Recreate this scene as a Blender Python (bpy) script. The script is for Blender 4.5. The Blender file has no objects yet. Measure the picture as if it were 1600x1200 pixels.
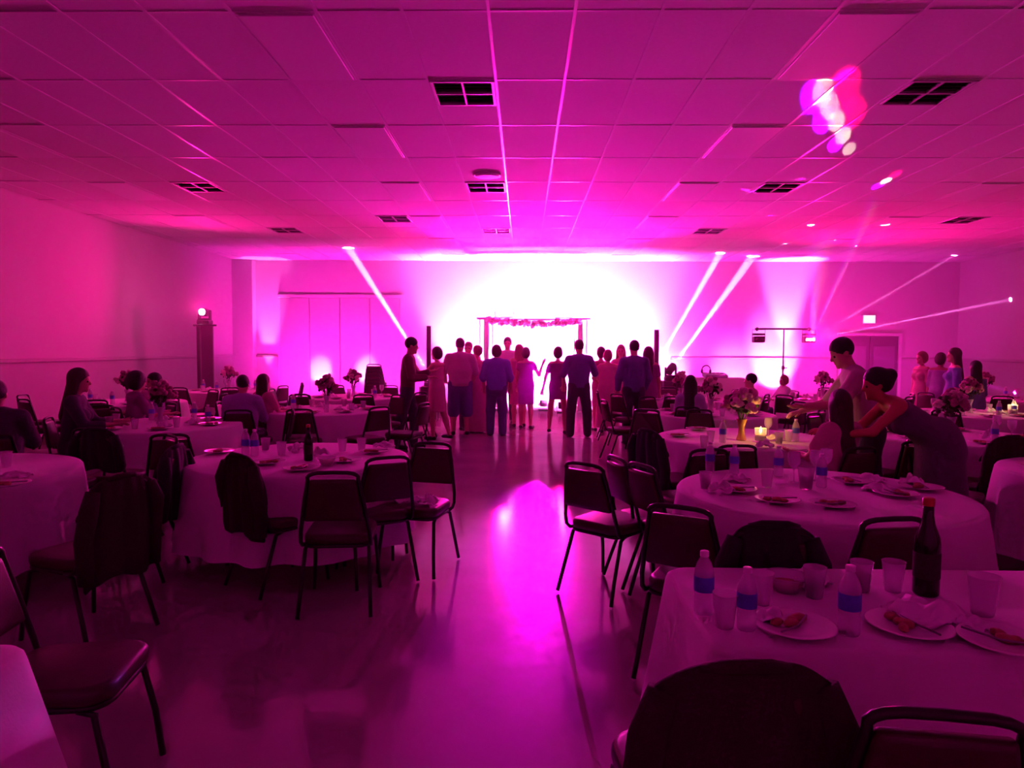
import bpy, math, random
import numpy as np
from mathutils import Matrix, Vector

random.seed(7)
np.random.seed(7)
R = math.radians
S = bpy.context.scene
COL = S.collection

# ------------------------------------------------------------------ camera
FPX = 1070.0
CAMP = Vector((0.0, 0.0, 1.62))
CAMR = (Matrix.Rotation(math.atan(18 / FPX), 3, 'Z') @ Matrix.Rotation(math.pi / 2 - math.atan(55 / FPX), 3, 'X')
        @ Matrix.Rotation(R(0.3), 3, 'Z'))
cam_data = bpy.data.cameras.new('camera')
cam_data.sensor_width = 36.0
cam_data.lens = 36.0 * FPX / 1600.0
cam_data.clip_start = 0.05
cam_data.clip_end = 80
cam = bpy.data.objects.new('camera', cam_data)
cam.matrix_world = Matrix.Translation(CAMP) @ CAMR.to_4x4()
COL.objects.link(cam)
S.camera = cam

# ------------------------------------------------------------------ world, exposure
world = bpy.data.worlds.new('night')
world.use_nodes = True
world.node_tree.nodes['Background'].inputs[0].default_value = (0.02, 0.004, 0.012, 1)
world.node_tree.nodes['Background'].inputs[1].default_value = 0.05
S.world = world
S.view_settings.view_transform = 'Standard'
S.view_settings.look = 'None'
S.view_settings.gamma = 1.0
S.view_settings.use_curve_mapping = False
S.view_settings.exposure = 0.15
S.cycles.use_denoising = True
S.cycles.max_bounces = 6
S.cycles.diffuse_bounces = 3
S.cycles.glossy_bounces = 3
S.cycles.adaptive_threshold = 0.05
S.cycles.adaptive_min_samples = 16
S.cycles.transmission_bounces = 6
S.cycles.volume_bounces = 0
S.cycles.sample_clamp_indirect = 6.0
S.cycles.caustics_reflective = False
S.cycles.caustics_refractive = False

# light strengths and colours, all in one place
PINK = (1.0, 0.003, 0.28)       # added wash that fills the hall
MAG = (1.0, 0.010, 0.85)        # purple magenta spots
HOT = (1.0, 0.12, 0.72)         # the strong uplights on the end wall
ROSE = (1.0, 0.02, 0.60)       # added lights that lift the end wall
WHITE = (1.0, 0.42, 0.85)       # white beams of the moving heads
K_WASH = 1080
K_UP = 2600
K_CENTRE = 6500
K_BEAM = 1100000
K_RAY = 700000
HAZE = 0.030

# ------------------------------------------------------------------ pixel helpers (1600x1200 frame)
def ray(px, py):
    return CAMR @ Vector(((px - 800) / FPX, (600 - py) / FPX, -1))
def atY(px, py, Y):
    d = ray(px, py); t = (Y - CAMP.y) / d.y
    return CAMP + d * t
def atZ(px, py, z):
    d = ray(px, py); t = (z - CAMP.z) / d.z
    return CAMP + d * t

# ------------------------------------------------------------------ materials
MATS = {}
def mat(name, col, rough=0.6, metal=0.0, var=0.0, scale=20.0, bump=0.0, trans=0.0, emit=None, estr=0.0, spec=0.5, ior=1.45, alpha=1.0, bscale=None, sheen=0.0):
    if name in MATS:
        return MATS[name]
    m = bpy.data.materials.new(name)
    m.use_nodes = True
    nt = m.node_tree
    p = nt.nodes['Principled BSDF']
    p.inputs['Base Color'].default_value = (*col, 1)
    p.inputs['Roughness'].default_value = rough
    p.inputs['Metallic'].default_value = metal
    p.inputs['IOR'].default_value = ior
    p.inputs['Specular IOR Level'].default_value = spec
    p.inputs['Transmission Weight'].default_value = trans
    p.inputs['Alpha'].default_value = alpha
    p.inputs['Sheen Weight'].default_value = sheen
    if emit:
        p.inputs['Emission Color'].default_value = (*emit, 1)
        p.inputs['Emission Strength'].default_value = estr
    if var > 0 or bump > 0:
        tc = nt.nodes.new('ShaderNodeTexCoord')
        n = nt.nodes.new('ShaderNodeTexNoise')
        n.inputs['Scale'].default_value = scale
        n.inputs['Detail'].default_value = 4
        nt.links.new(tc.outputs['Object'], n.inputs['Vector'])
        if var > 0:
            r = nt.nodes.new('ShaderNodeMixRGB')
            r.inputs[1].default_value = (*[max(0, c * (1 - var)) for c in col], 1)
            r.inputs[2].default_value = (*[min(1, c * (1 + var)) for c in col], 1)
            nt.links.new(n.outputs['Fac'], r.inputs[0])
            nt.links.new(r.outputs[0], p.inputs['Base Color'])
        if bump > 0:
            n2 = n
            if bscale:
                n2 = nt.nodes.new('ShaderNodeTexNoise')
                n2.inputs['Scale'].default_value = bscale
                n2.inputs['Detail'].default_value = 3
                nt.links.new(tc.outputs['Object'], n2.inputs['Vector'])
            b = nt.nodes.new('ShaderNodeBump')
            b.inputs['Strength'].default_value = bump
            b.inputs['Distance'].default_value = 0.02
            nt.links.new(n2.outputs['Fac'], b.inputs['Height'])
            nt.links.new(b.outputs[0], p.inputs['Normal'])
    MATS[name] = m
    return m

mat('wall_paint', (0.78, 0.76, 0.74), 0.75, var=0.05, scale=3, bump=0.05, bscale=60)
mat('wainscot', (0.60, 0.57, 0.56), 0.6, var=0.07, scale=4, bump=0.04, bscale=40)
mat('rail_wood', (0.20, 0.15, 0.12), 0.45, var=0.2, scale=8)
mat('partition', (0.70, 0.68, 0.67), 0.7, var=0.04, scale=5, bump=0.05, bscale=120)
mat('tile_white', (0.80, 0.79, 0.78), 0.9, var=0.06, scale=30, bump=0.25, bscale=160)
mat('grid_metal', (0.80, 0.80, 0.80), 0.28, var=0.03, scale=10)
mat('diffuser', (0.85, 0.85, 0.86), 0.5, var=0.03, scale=90, bump=0.1, bscale=300)
mat('vent_metal', (0.55, 0.55, 0.55), 0.4, metal=0.3, var=0.05)
mat('vent_dark', (0.05, 0.045, 0.045), 0.8, var=0.2)
mat('cloth_white', (0.74, 0.72, 0.72), 0.85, var=0.05, scale=6, bump=0.08, bscale=90, sheen=0.2)
mat('table_wood', (0.35, 0.25, 0.18), 0.5, var=0.2, scale=8)
mat('metal_black', (0.022, 0.02, 0.02), 0.32, metal=0.2, var=0.2, scale=30)
mat('metal_grey', (0.25, 0.25, 0.26), 0.35, metal=0.8, var=0.1)
mat('vinyl', (0.055, 0.018, 0.022), 0.38, var=0.2, scale=40, bump=0.08, bscale=200)
mat('coat_dark', (0.018, 0.016, 0.022), 0.9, var=0.25, scale=25, bump=0.2, bscale=120, sheen=0.1)
mat('coat_brown', (0.035, 0.024, 0.022), 0.9, var=0.3, scale=40, bump=0.3, bscale=150)
mat('plate', (0.80, 0.79, 0.77), 0.25, var=0.03)
mat('paper', (0.82, 0.80, 0.79), 0.85, var=0.05, bump=0.15, bscale=40)
mat('food', (0.42, 0.20, 0.10), 0.6, var=0.4, scale=30, bump=0.4, bscale=60)
mat('clear', (0.85, 0.85, 0.90), 0.08, alpha=0.42, var=0.02)
mat('clear_cup', (0.85, 0.85, 0.88), 0.15, alpha=0.34, var=0.02)
mat('label_blue', (0.10, 0.16, 0.62), 0.45, var=0.15, scale=60)
mat('cap_white', (0.85, 0.85, 0.86), 0.4, var=0.03)
mat('cola', (0.03, 0.008, 0.006), 0.08, var=0.2)
mat('bottle_dark', (0.012, 0.010, 0.008), 0.07, var=0.2)
mat('cap_red', (0.45, 0.02, 0.02), 0.4, var=0.1)
mat('wax', (0.90, 0.80, 0.60), 0.5, var=0.05)
mat('amber', (0.95, 0.62, 0.20), 0.15, trans=0.6, ior=1.3, var=0.05)  # amber candle glow put into the vase's glass colour
mat('flame', (1.0, 0.6, 0.2), 0.5, emit=(1.0, 0.62, 0.22), estr=22, var=0.02)
mat('leafy', (0.05, 0.09, 0.03), 0.7, var=0.4, scale=30)
mat('petal_rose', (0.34, 0.07, 0.20), 0.7, var=0.25, scale=30)
mat('petal_cream', (0.70, 0.50, 0.50), 0.7, var=0.2, scale=30)
mat('drape', (0.9, 0.89, 0.89), 0.9, var=0.04, bump=0.1, bscale=40)
def translucent(name, fac):
    nt = MATS[name].node_tree; out = [n for n in nt.nodes if n.type == 'OUTPUT_MATERIAL'][0]
    t = nt.nodes.new('ShaderNodeBsdfTranslucent'); t.inputs[0].default_value = (.92, .9, .9, 1)
    mx = nt.nodes.new('ShaderNodeMixShader'); mx.inputs[0].default_value = fac
    nt.links.new(nt.nodes['Principled BSDF'].outputs[0], mx.inputs[1]); nt.links.new(t.outputs[0], mx.inputs[2]); nt.links.new(mx.outputs[0], out.inputs['Surface'])
translucent('drape', .75)
mat('speaker_grille', (0.03, 0.028, 0.03), 0.6, bump=0.3, bscale=300, var=0.2)
mat('scrim', (0.10, 0.07, 0.09), 0.9, var=0.15, scale=50)
mat('door_paint', (0.11, 0.095, 0.13), 0.45, var=0.08, scale=6)
mat('door_glass', (0.22, 0.20, 0.26), 0.12, trans=0.0, var=0.04)
mat('sign_face', (0.9, 0.9, 0.9), 0.5, emit=(1.0, 0.86, 0.98), estr=1.2, var=0.02)
mat('sign_letter', (0.55, 0.75, 0.65), 0.5, emit=(0.62, 0.82, 0.74), estr=0.9, var=0.02)
mat('lens_hot', (1, 1, 1), 0.2, emit=(1.0, 0.75, 0.95), estr=14, var=0.01)
mat('lens_pink', (1, 0.4, 0.8), 0.2, emit=(1.0, 0.10, 0.65), estr=6, var=0.01)
mat('hair_black', (0.012, 0.009, 0.010), 0.5, var=0.4, scale=80, bump=0.5, bscale=140)
mat('hair_brown', (0.05, 0.028, 0.02), 0.5, var=0.4, scale=80, bump=0.5, bscale=140)
mat('hair_fair', (0.28, 0.17, 0.09), 0.5, var=0.3, scale=80, bump=0.5, bscale=140)
mat('hair_grey', (0.25, 0.23, 0.23), 0.5, var=0.3, scale=80, bump=0.5, bscale=140)
mat('skin_fair', (0.58, 0.36, 0.27), 0.5, var=0.08, scale=12)
mat('skin_ruddy', (0.50, 0.17, 0.10), 0.5, var=0.08, scale=12)
mat('skin_tan', (0.36, 0.20, 0.13), 0.5, var=0.08, scale=12)
mat('eye_dark', (0.03, 0.02, 0.02), 0.15, var=0.1)
mat('shoe_dark', (0.02, 0.018, 0.02), 0.35, var=0.2)
mat('shoe_light', (0.5, 0.42, 0.40), 0.4, var=0.1)
def fabric(name, c):
    return mat(name, c, 0.85, var=0.15, scale=14, bump=0.25, bscale=45, sheen=0.1)
fabric('f_black', (0.055, 0.045, 0.075)); fabric('f_navy', (0.12, 0.10, 0.28)); fabric('f_maroon', (0.16, 0.045, 0.08))
fabric('f_cream', (0.52, 0.43, 0.42)); fabric('f_white', (0.62, 0.60, 0.62)); fabric('f_blue', (0.18, 0.19, 0.55))
fabric('f_lilac', (0.36, 0.28, 0.52)); fabric('f_pink', (0.58, 0.28, 0.36)); fabric('f_plum', (0.28, 0.07, 0.26))
fabric('f_rust', (0.28, 0.07, 0.04)); fabric('f_grey', (0.13, 0.12, 0.14)); fabric('f_rose', (0.55, 0.18, 0.34))

# ------------------------------------------------------------------ mesh builder
class MB:
    def __init__(s):
        s.v = []; s.f = []; s.sm = []
    def add(s, vs, fs, smooth=False):
        o = len(s.v)
        s.v += [tuple(p) for p in vs]
        s.f += [tuple(i + o for i in f) for f in fs]
        s.sm += [smooth] * len(fs)
        return s
    def box(s, c, d, rz=0.0, M=None, bev=0.0):
        x, y, z = d[0] / 2, d[1] / 2, d[2] / 2
        if bev > 0:
            b = min(bev, x * .9, y * .9, z * .9)
            vs = []; idx = {}
            for sx in (-1, 1):
                for sy in (-1, 1):
                    for sz in (-1, 1):
                        for k in range(3):
                            p = [sx * x, sy * y, sz * z]
                            for q in range(3):
                                if q != k:
                                    p[q] -= math.copysign(b, p[q])
                            idx[(sx, sy, sz, k)] = len(vs); vs.append(p)
            fs = []
            I = lambda a, b_, c_, k: idx[(a, b_, c_, k)]
            for q in (-1, 1):
                fs.append((I(q, -1, -1, 0), I(q, 1, -1, 0), I(q, 1, 1, 0), I(q, -1, 1, 0))[::q])
                fs.append((I(-1, q, -1, 1), I(1, q, -1, 1), I(1, q, 1, 1), I(-1, q, 1, 1))[::-q])
                fs.append((I(-1, -1, q, 2), I(1, -1, q, 2), I(1, 1, q, 2), I(-1, 1, q, 2))[::q])
            for a in (-1, 1):
                for c_ in (-1, 1):
                    fs.append((I(-1, a, c_, 1), I(1, a, c_, 1), I(1, a, c_, 2), I(-1, a, c_, 2)))
                    fs.append((I(a, -1, c_, 0), I(a, 1, c_, 0), I(a, 1, c_, 2), I(a, -1, c_, 2)))
                    fs.append((I(a, c_, -1, 0), I(a, c_, 1, 0), I(a, c_, 1, 1), I(a, c_, -1, 1)))
                    for e in (-1, 1):
                        fs.append((I(a, c_, e, 0), I(a, c_, e, 1), I(a, c_, e, 2)))
        else:
            vs = [(sx * x, sy * y, sz * z) for sx in (-1, 1) for sy in (-1, 1) for sz in (-1, 1)]
            fs = [(0, 1, 3, 2), (4, 6, 7, 5), (0, 4, 5, 1), (2, 3, 7, 6), (0, 2, 6, 4), (1, 5, 7, 3)]
        m = (M or Matrix.Rotation(rz, 3, 'Z'))
        c = Vector(c)
        return s.add([c + m @ Vector(p) for p in vs], fs)
    def tube(s, pts, r, n=8, closed=False, caps=True):
        pts = [Vector(p) for p in pts]
        k = len(pts)
        rr = r if isinstance(r, (list, tuple)) else [r] * k
        vs = []; fs = []
        up = None
        for i, p in enumerate(pts):
            if closed:
                t = pts[(i + 1) % k] - pts[i - 1]
            else:
                t = pts[min(i + 1, k - 1)] - pts[max(i - 1, 0)]
            t.normalize()
            if up is None:
                up = Vector((0, 0, 1)) if abs(t.z) < .9 else Vector((1, 0, 0))
            a = up - t * up.dot(t)
            if a.length < 1e-6:
                a = t.orthogonal()
            a.normalize(); up = a
            b = t.cross(a)
            for j in range(n):
                an = 2 * math.pi * j / n
                vs.append(p + (a * math.cos(an) + b * math.sin(an)) * rr[i])
        m = k if closed else k - 1
        for i in range(m):
            i2 = (i + 1) % k
            for j in range(n):
                j2 = (j + 1) % n
                fs.append((i * n + j, i * n + j2, i2 * n + j2, i2 * n + j))
        if caps and not closed:
            fs.append(tuple(range(n))[::-1])
            fs.append(tuple((k - 1) * n + j for j in range(n)))
        return s.add(vs, fs, True)
    def lathe(s, prof, n=20, c=(0, 0, 0), capb=True, capt=True):
        vs = []; fs = []
        k = len(prof)
        for (r, z) in prof:
            for j in range(n):
                a = 2 * math.pi * j / n
                vs.append((c[0] + r * math.cos(a), c[1] + r * math.sin(a), c[2] + z))
        for i in range(k - 1):
            for j in range(n):
                j2 = (j + 1) % n
                fs.append((i * n + j, i * n + j2, (i + 1) * n + j2, (i + 1) * n + j))
        if capb: fs.append(tuple(range(n))[::-1])
        if capt: fs.append(tuple((k - 1) * n + j for j in range(n)))
        return s.add(vs, fs, True)
    def loft(s, rings, caps=True, smooth=True):
        n = len(rings[0]); vs = [p for r in rings for p in r]; fs = []
        for i in range(len(rings) - 1):
            for j in range(n):
                j2 = (j + 1) % n
                fs.append((i * n + j, i * n + j2, (i + 1) * n + j2, (i + 1) * n + j))
        if caps:
            fs.append(tuple(range(n))[::-1]); fs.append(tuple((len(rings) - 1) * n + j for j in range(n)))
        return s.add(vs, fs, smooth)
    def ball(s, c, r, n=10, m=6):
        r = r if isinstance(r, (tuple, list)) else (r, r, r)
        rings = []
        for i in range(m + 1):
            a = -math.pi / 2 + math.pi * (i + .001) / (m + .002)
            rings.append([(c[0] + r[0] * math.cos(a) * math.cos(2 * math.pi * j / n), c[1] + r[1] * math.cos(a) * math.sin(2 * math.pi * j / n), c[2] + r[2] * math.sin(a)) for j in range(n)])
        return s.loft(rings)
    def mesh(s, name):
        me = bpy.data.meshes.new(name)
        me.from_pydata(s.v, [], s.f)
        me.polygons.foreach_set('use_smooth', s.sm)
        me.update()
        return me
    def build(s, name, m, parent=None, loc=None, rz=0.0):
        return obj(name, s.mesh(name), m, parent, loc, rz)

def obj(name, me, m=None, parent=None, loc=None, rz=0.0):
    o = bpy.data.objects.new(name, me)
    COL.objects.link(o)
    if m is not None and len(me.materials) == 0:
        me.materials.append(MATS[m] if isinstance(m, str) else m)
    if parent is not None:
        o.parent = parent
    if loc is not None:
        o.location = loc
    o.rotation_euler[2] = rz
    return o
def empty(name, loc=(0, 0, 0), rz=0.0):
    o = bpy.data.objects.new(name, None)
    o.empty_display_size = 0.1
    COL.objects.link(o)
    o.location = loc; o.rotation_euler[2] = rz
    return o
def tag(o, label=None, cat=None, group=None, kind=None):
    if label: o['label'] = label
    if cat: o['category'] = cat
    if group: o['group'] = group
    if kind: o['kind'] = kind
    return o
KIDS = {}
def kids(o):
    if o.name not in KIDS:
        KIDS[o.name] = [c for c in COL.objects if c.parent == o and c.type != 'LIGHT']
    return KIDS[o.name]
def inst(root, loc, rz=0.0, label=None, cat=None, group=None):
    def cp(o, par):
        c = o.copy(); COL.objects.link(c)
        c.parent = par
        for k in kids(o):
            cp(k, c)
        return c
    r = cp(root, None)
    r.location = loc; r.rotation_euler = (0, 0, rz)
    if 'group' in r: del r['group']
    return tag(r, label, cat, group)
PROTO = []
def proto(o):
    PROTO.append(o); return o
def spot(name, parent, p, target, power, col, angle, blend=0.3, rad=0.03, scale=None, roll=0.0):
    l = bpy.data.lights.new(name, 'SPOT')
    l.energy = power; l.color = col; l.spot_size = R(angle); l.spot_blend = blend; l.shadow_soft_size = rad
    o = bpy.data.objects.new(name, l)
    COL.objects.link(o)
    d = (Vector(target) - Vector(p)).normalized()
    m = d.to_track_quat('-Z', 'Y').to_matrix().to_4x4() @ Matrix.Rotation(roll, 4, 'Z')
    m = Matrix.Translation(Vector(p)) @ m
    if scale:
        m = m @ Matrix.Diagonal((scale[0], scale[1], 1, 1))
    if parent is not None:
        o.parent = parent
        pm = Matrix.Translation(parent.location) @ Matrix.Rotation(parent.rotation_euler[2], 4, 'Z')
        o.matrix_parent_inverse = pm.inverted()
    o.matrix_world = m
    l_m = m
    o.matrix_basis = l_m
    return o
def point(name, parent, p, power, col, rad=0.02):
    l = bpy.data.lights.new(name, 'POINT')
    l.energy = power; l.color = col; l.shadow_soft_size = rad
    o = bpy.data.objects.new(name, l); COL.objects.link(o)
    o.parent = parent; o.location = p
    return o

# ------------------------------------------------------------------ room
XL, XR, YB, YF, ZC = -7.98, 11.84, 18.94, -3.2, 4.01
mf = MATS.get('floor_gloss')
def floor_material():
    m = bpy.data.materials.new('polished_floor'); m.use_nodes = True
    nt = m.node_tree; p = nt.nodes['Principled BSDF']
    tc = nt.nodes.new('ShaderNodeTexCoord')
    n = nt.nodes.new('ShaderNodeTexNoise'); n.inputs['Scale'].default_value = 1.3; n.inputs['Detail'].default_value = 6
    n2 = nt.nodes.new('ShaderNodeTexNoise'); n2.inputs['Scale'].default_value = 9; n2.inputs['Detail'].default_value = 5
    nt.links.new(tc.outputs['Object'], n.inputs['Vector']); nt.links.new(tc.outputs['Object'], n2.inputs['Vector'])
    r = nt.nodes.new('ShaderNodeValToRGB')
    r.color_ramp.elements[0].position = .3; r.color_ramp.elements[0].color = (0.34, 0.31, 0.30, 1)
    r.color_ramp.elements[1].position = .7; r.color_ramp.elements[1].color = (0.46, 0.42, 0.40, 1)
    nt.links.new(n.outputs['Fac'], r.inputs[0]); nt.links.new(r.outputs[0], p.inputs['Base Color'])
    mr = nt.nodes.new('ShaderNodeMapRange'); mr.inputs[3].default_value = .09; mr.inputs[4].default_value = .17
    nt.links.new(n2.outputs['Fac'], mr.inputs[0]); nt.links.new(mr.outputs[0], p.inputs['Roughness'])
    b = nt.nodes.new('ShaderNodeBump'); b.inputs['Strength'].default_value = .035; b.inputs['Distance'].default_value = .02
    nt.links.new(n2.outputs['Fac'], b.inputs['Height']); nt.links.new(b.outputs[0], p.inputs['Normal'])
    p.inputs['Specular IOR Level'].default_value = .8
    p.inputs['IOR'].default_value = 1.65
    return m
MATS['floor'] = floor_material()
cx, cy = (XL + XR) / 2, (YB + YF) / 2
def structure(name, m, fn):
    b = MB(); fn(b)
    return tag(b.build(name, m), kind='structure')
structure('floor', 'floor', lambda b: b.box((cx, cy, -.1), (XR - XL + .6, YB - YF + .6, .2)))
wb = structure('wall_back', 'wall_paint', lambda b: b.box((cx, YB + .1, ZC / 2), (XR - XL + .4, .2, ZC + .3)))
wl = structure('wall_left', 'wall_paint', lambda b: b.box((XL - .1, cy, ZC / 2), (.2, YB - YF, ZC + .3)))
wr = structure('wall_right', 'wall_paint', lambda b: b.box((XR + .1, cy, ZC / 2), (.2, YB - YF, ZC + .3)))
structure('wall_front', 'wall_paint', lambda b: b.box((cx, YF - .1, ZC / 2), (XR - XL + .4, .2, ZC + .3)))
WZ = 1.36
def px_wall(px):
    return atY(px, 545, YB).x
DX0, DX1 = px_wall(1313), px_wall(1402)
PX0, PX1 = px_wall(438), px_wall(626)
for (nm, x0, x1) in (('a', XL, PX0 - .06), ('b', px_wall(1048), DX0 - .1), ('c', DX1 + .1, XR)):
    MB().box(((x0 + x1) / 2, YB - .012, WZ / 2), (x1 - x0, .024, WZ)).build('wainscot_panel', 'wainscot', wb)
    MB().box(((x0 + x1) / 2, YB - (.03 if nm == 'a' else .02), WZ + .03), (x1 - x0, .06 if nm == 'a' else .04, .065), bev=.012).build('chair_rail', 'rail_wood' if nm == 'a' else 'wainscot', wb)
MB().box((XL + .012, cy, WZ / 2), (.024, YB - YF - .05, WZ)).build('wainscot_panel', 'wainscot', wl)
MB().box((XL + .03, cy, WZ + .03), (.06, YB - YF - .08, .065), bev=.012).build('chair_rail', 'wainscot', wl)
MB().box((XR - .012, cy, WZ / 2), (.024, YB - YF - .05, WZ)).build('wainscot_panel', 'wainscot', wr)
MB().box((XR - .03, cy, WZ + .03), (.06, YB - YF - .08, .065), bev=.012).build('chair_rail', 'wainscot', wr)
for nm, c, d in (('baseboard_back', (cx, YB - .035, .06), (XR - XL, .02, .12)), ('baseboard_left', (XL + .035, cy, .06), (.02, YB - YF, .12)), ('baseboard_right', (XR - .035, cy, .06), (.02, YB - YF, .12))):
    structure(nm, 'rail_wood', lambda b: b.box(c, d))
# pilaster in the rear left corner, folding partition beside it
tag(MB().box((px_wall(384), YB - .13, ZC / 2), (.62, .26, ZC), bev=.01).build('trim_1', 'wall_paint'), kind='structure')
pz = 3.0
n_pan = 4
for i in range(n_pan):
    w = (PX1 - PX0) / n_pan
    MB().box((PX0 + w * (i + .5), YB - .02, pz / 2 + .02), (w - .022, .04, pz - .04), bev=.01).build('partition_panel', 'partition', wb)
MB().box(((PX0 + PX1) / 2, YB - .022, pz + .05), (PX1 - PX0 + .1, .044, .09), bev=.01).build('partition_track', 'wall_paint', wb)
# double door on the right of the end wall
dz = 2.02
d1 = tag(empty('door_1', ((DX0 + DX1) / 2, YB, 0)), kind='structure')
dw = (DX1 - DX0)
for s in (-1, 1):
    leaf = MB().box((s * dw / 4, -.03, dz / 2), (dw / 2 - .02, .05, dz - .02), bev=.008).build('door_leaf', 'door_paint', d1)
    MB().box((s * dw / 4, -.06, 1.38), (dw / 2 - .2, .012, .72)).build('door_pane', 'door_glass', leaf)
    MB().box((s * dw / 4, -.075, .98), (dw / 2 - .1, .04, .05), bev=.01).build('push_bar', 'metal_grey', leaf)
for c, d in (((-dw / 2 - .04, -.04, dz / 2), (.08, .1, dz)), ((dw / 2 + .04, -.04, dz / 2), (.08, .1, dz)), ((0, -.04, dz + .04), (dw + .16, .1, .08))):
    MB().box(c, d, bev=.008).build('door_frame', 'grid_metal', d1)
# exit sign
ex = atY(1356, 499, YB)
es = tag(empty('exit_sign', (ex.x, YB, ex.z)), 'small glowing white exit sign on the end wall above the door', 'sign')
MB().box((0, -.04, 0), (.36, .08, .25), bev=.012).build('housing', 'grid_metal', es)
MB().box((0, -.083, 0), (.315, .008, .205)).build('face', 'sign_face', es)
fc = bpy.data.curves.new('letters', 'FONT'); fc.body = 'EXIT'; fc.size = .13; fc.align_x = 'CENTER'; fc.align_y = 'CENTER'; fc.extrude = .002
ft = bpy.data.objects.new('letters', fc); COL.objects.link(ft); bpy.context.view_layer.update()
lm = bpy.data.meshes.new_from_object(ft.evaluated_get(bpy.context.evaluated_depsgraph_get())); bpy.data.objects.remove(ft)
fo = obj('lettering', lm, 'sign_letter', es, (0, -.09, 0)); fo.rotation_euler = (math.pi / 2, 0, 0)

# ------------------------------------------------------------------ ceiling
TX, TY, GX, GY = .615, 1.25, -.88, 5.0
ceil = structure('ceiling', 'tile_white', lambda b: b.box((cx, cy, ZC + .22), (XR - XL + .4, YB - YF + .4, .2)))
i0, i1 = math.floor((XL - GX) / TX), math.ceil((XR - GX) / TX)
j0, j1 = math.floor((YF - GY) / TY), math.ceil((YB - GY) / TY)
for i in range(i0, i1 + 1):
    x = GX + i * TX
    if XL < x < XR:
        MB().box((x, cy, ZC + .012), (.024, YB - YF, .018)).build('main_runner', 'grid_metal', ceil)
for j in range(j0, j1 + 1):
    y = GY + j * TY
    if YF < y < YB:
        MB().box((cx, y, ZC + .0155), (XR - XL, .024, .017)).build('cross_tee', 'grid_metal', ceil)
LCOL = (-9, -2, 5, 12, 19)   # columns of light panels (index of grid cell)
LIGHTS = {(c, r) for c in LCOL for r in range(-4, 11, 2)}
VENTS = {(0, 1), (0, 4), (0, 7), (7, 1), (7, 4), (7, 7), (-7, 4), (-3, 6), (-7, 7), (14, 6), (14, 3)}
tile_me = MB().box((0, 0, .01), (TX - .026, TY - .026, .02)).mesh('tile')
half_me = MB().box((0, .31, .01), (TX - .026, .6, .02)).mesh('tile')
cells = []
for i in range(i0, i1):
    for j in range(j0, j1):
        xa, xb = max(GX + i * TX, XL), min(GX + (i + 1) * TX, XR)
        ya, yb = max(GY + j * TY, YF), min(GY + (j + 1) * TY, YB)
        if xb - xa < .04 or yb - ya < .04: continue
        if (i, j) in LIGHTS: continue
        cells.append((i, j, xa, xb, ya, yb))
def infront(c):
    x, y = (c[2] + c[3]) / 2, (c[4] + c[5]) / 2
    return y > 4.0 and abs(x - y * .017) < y * .76 + .3
vis = sorted([c for c in cells if infront(c)], key=lambda c: c[4])
picked = vis[:290]
pk = set((c[0], c[1]) for c in picked)
rest = MB()
rnd = random.Random(3)
for c in cells:
    i, j, xa, xb, ya, yb = c
    x, y = (xa + xb) / 2, (ya + yb) / 2
    full = (xb - xa) > TX - .01 and (yb - ya) > TY - .01
    vent = (i, j) in VENTS
    if (i, j) in pk and full:
        o = obj('ceiling_tile', half_me if vent else tile_me, 'tile_white', ceil, (x, y, ZC + .0095 + rnd.uniform(0, .0015)))
        o.rotation_euler = (rnd.uniform(-.0015, .0015), rnd.uniform(-.002, .002), 0)
    elif vent:
        rest.box((x, y + .31, ZC + .027), (xb - xa - .026, .6, .02))
    else:
        rest.box((x, y, ZC + .027), (xb - xa - .026, yb - ya - .026, .02))
tag(rest.build('ceiling_tile_field', 'tile_white', ceil), kind='stuff')

ORD = {0: 'first', 1: 'second', 2: 'third', 3: 'fourth', 4: 'fifth', 5: 'sixth', 6: 'seventh', 7: 'eighth', 8: 'ninth'}
CN = {-9: 'over the far left tables', -2: 'just left of the aisle', 5: 'just right of the aisle', 12: 'over the right tables', 19: 'along the right wall'}
lp = empty('ceiling_light')
MB().box((0, 0, .02), (TX - .03, TY - .03, .03), bev=.004).build('housing', 'grid_metal', lp)
MB().box((0, 0, .002), (TX - .07, TY - .07, .012), bev=.004).build('diffuser', 'diffuser', lp)
first = True
for c in LCOL:
    k = 0
    for r in range(0, 11, 2):
        x, y = GX + (c + .5) * TX, GY + (r + .5) * TY
        if y > YB - .6 or x > XR - .3 or abs(x) > y * .78 + .4: continue
        lab = 'unlit white ceiling light panel %s, %s from the camera' % (CN[c], ORD[k]); k += 1
        if first:
            first = False; o = lp; o.location = (x, y, ZC); tag(o, lab, 'ceiling light', 'unlit ceiling light panels')
        else:
            inst(lp, (x, y, ZC), 0, lab, 'ceiling light', 'unlit ceiling light panels')
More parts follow.
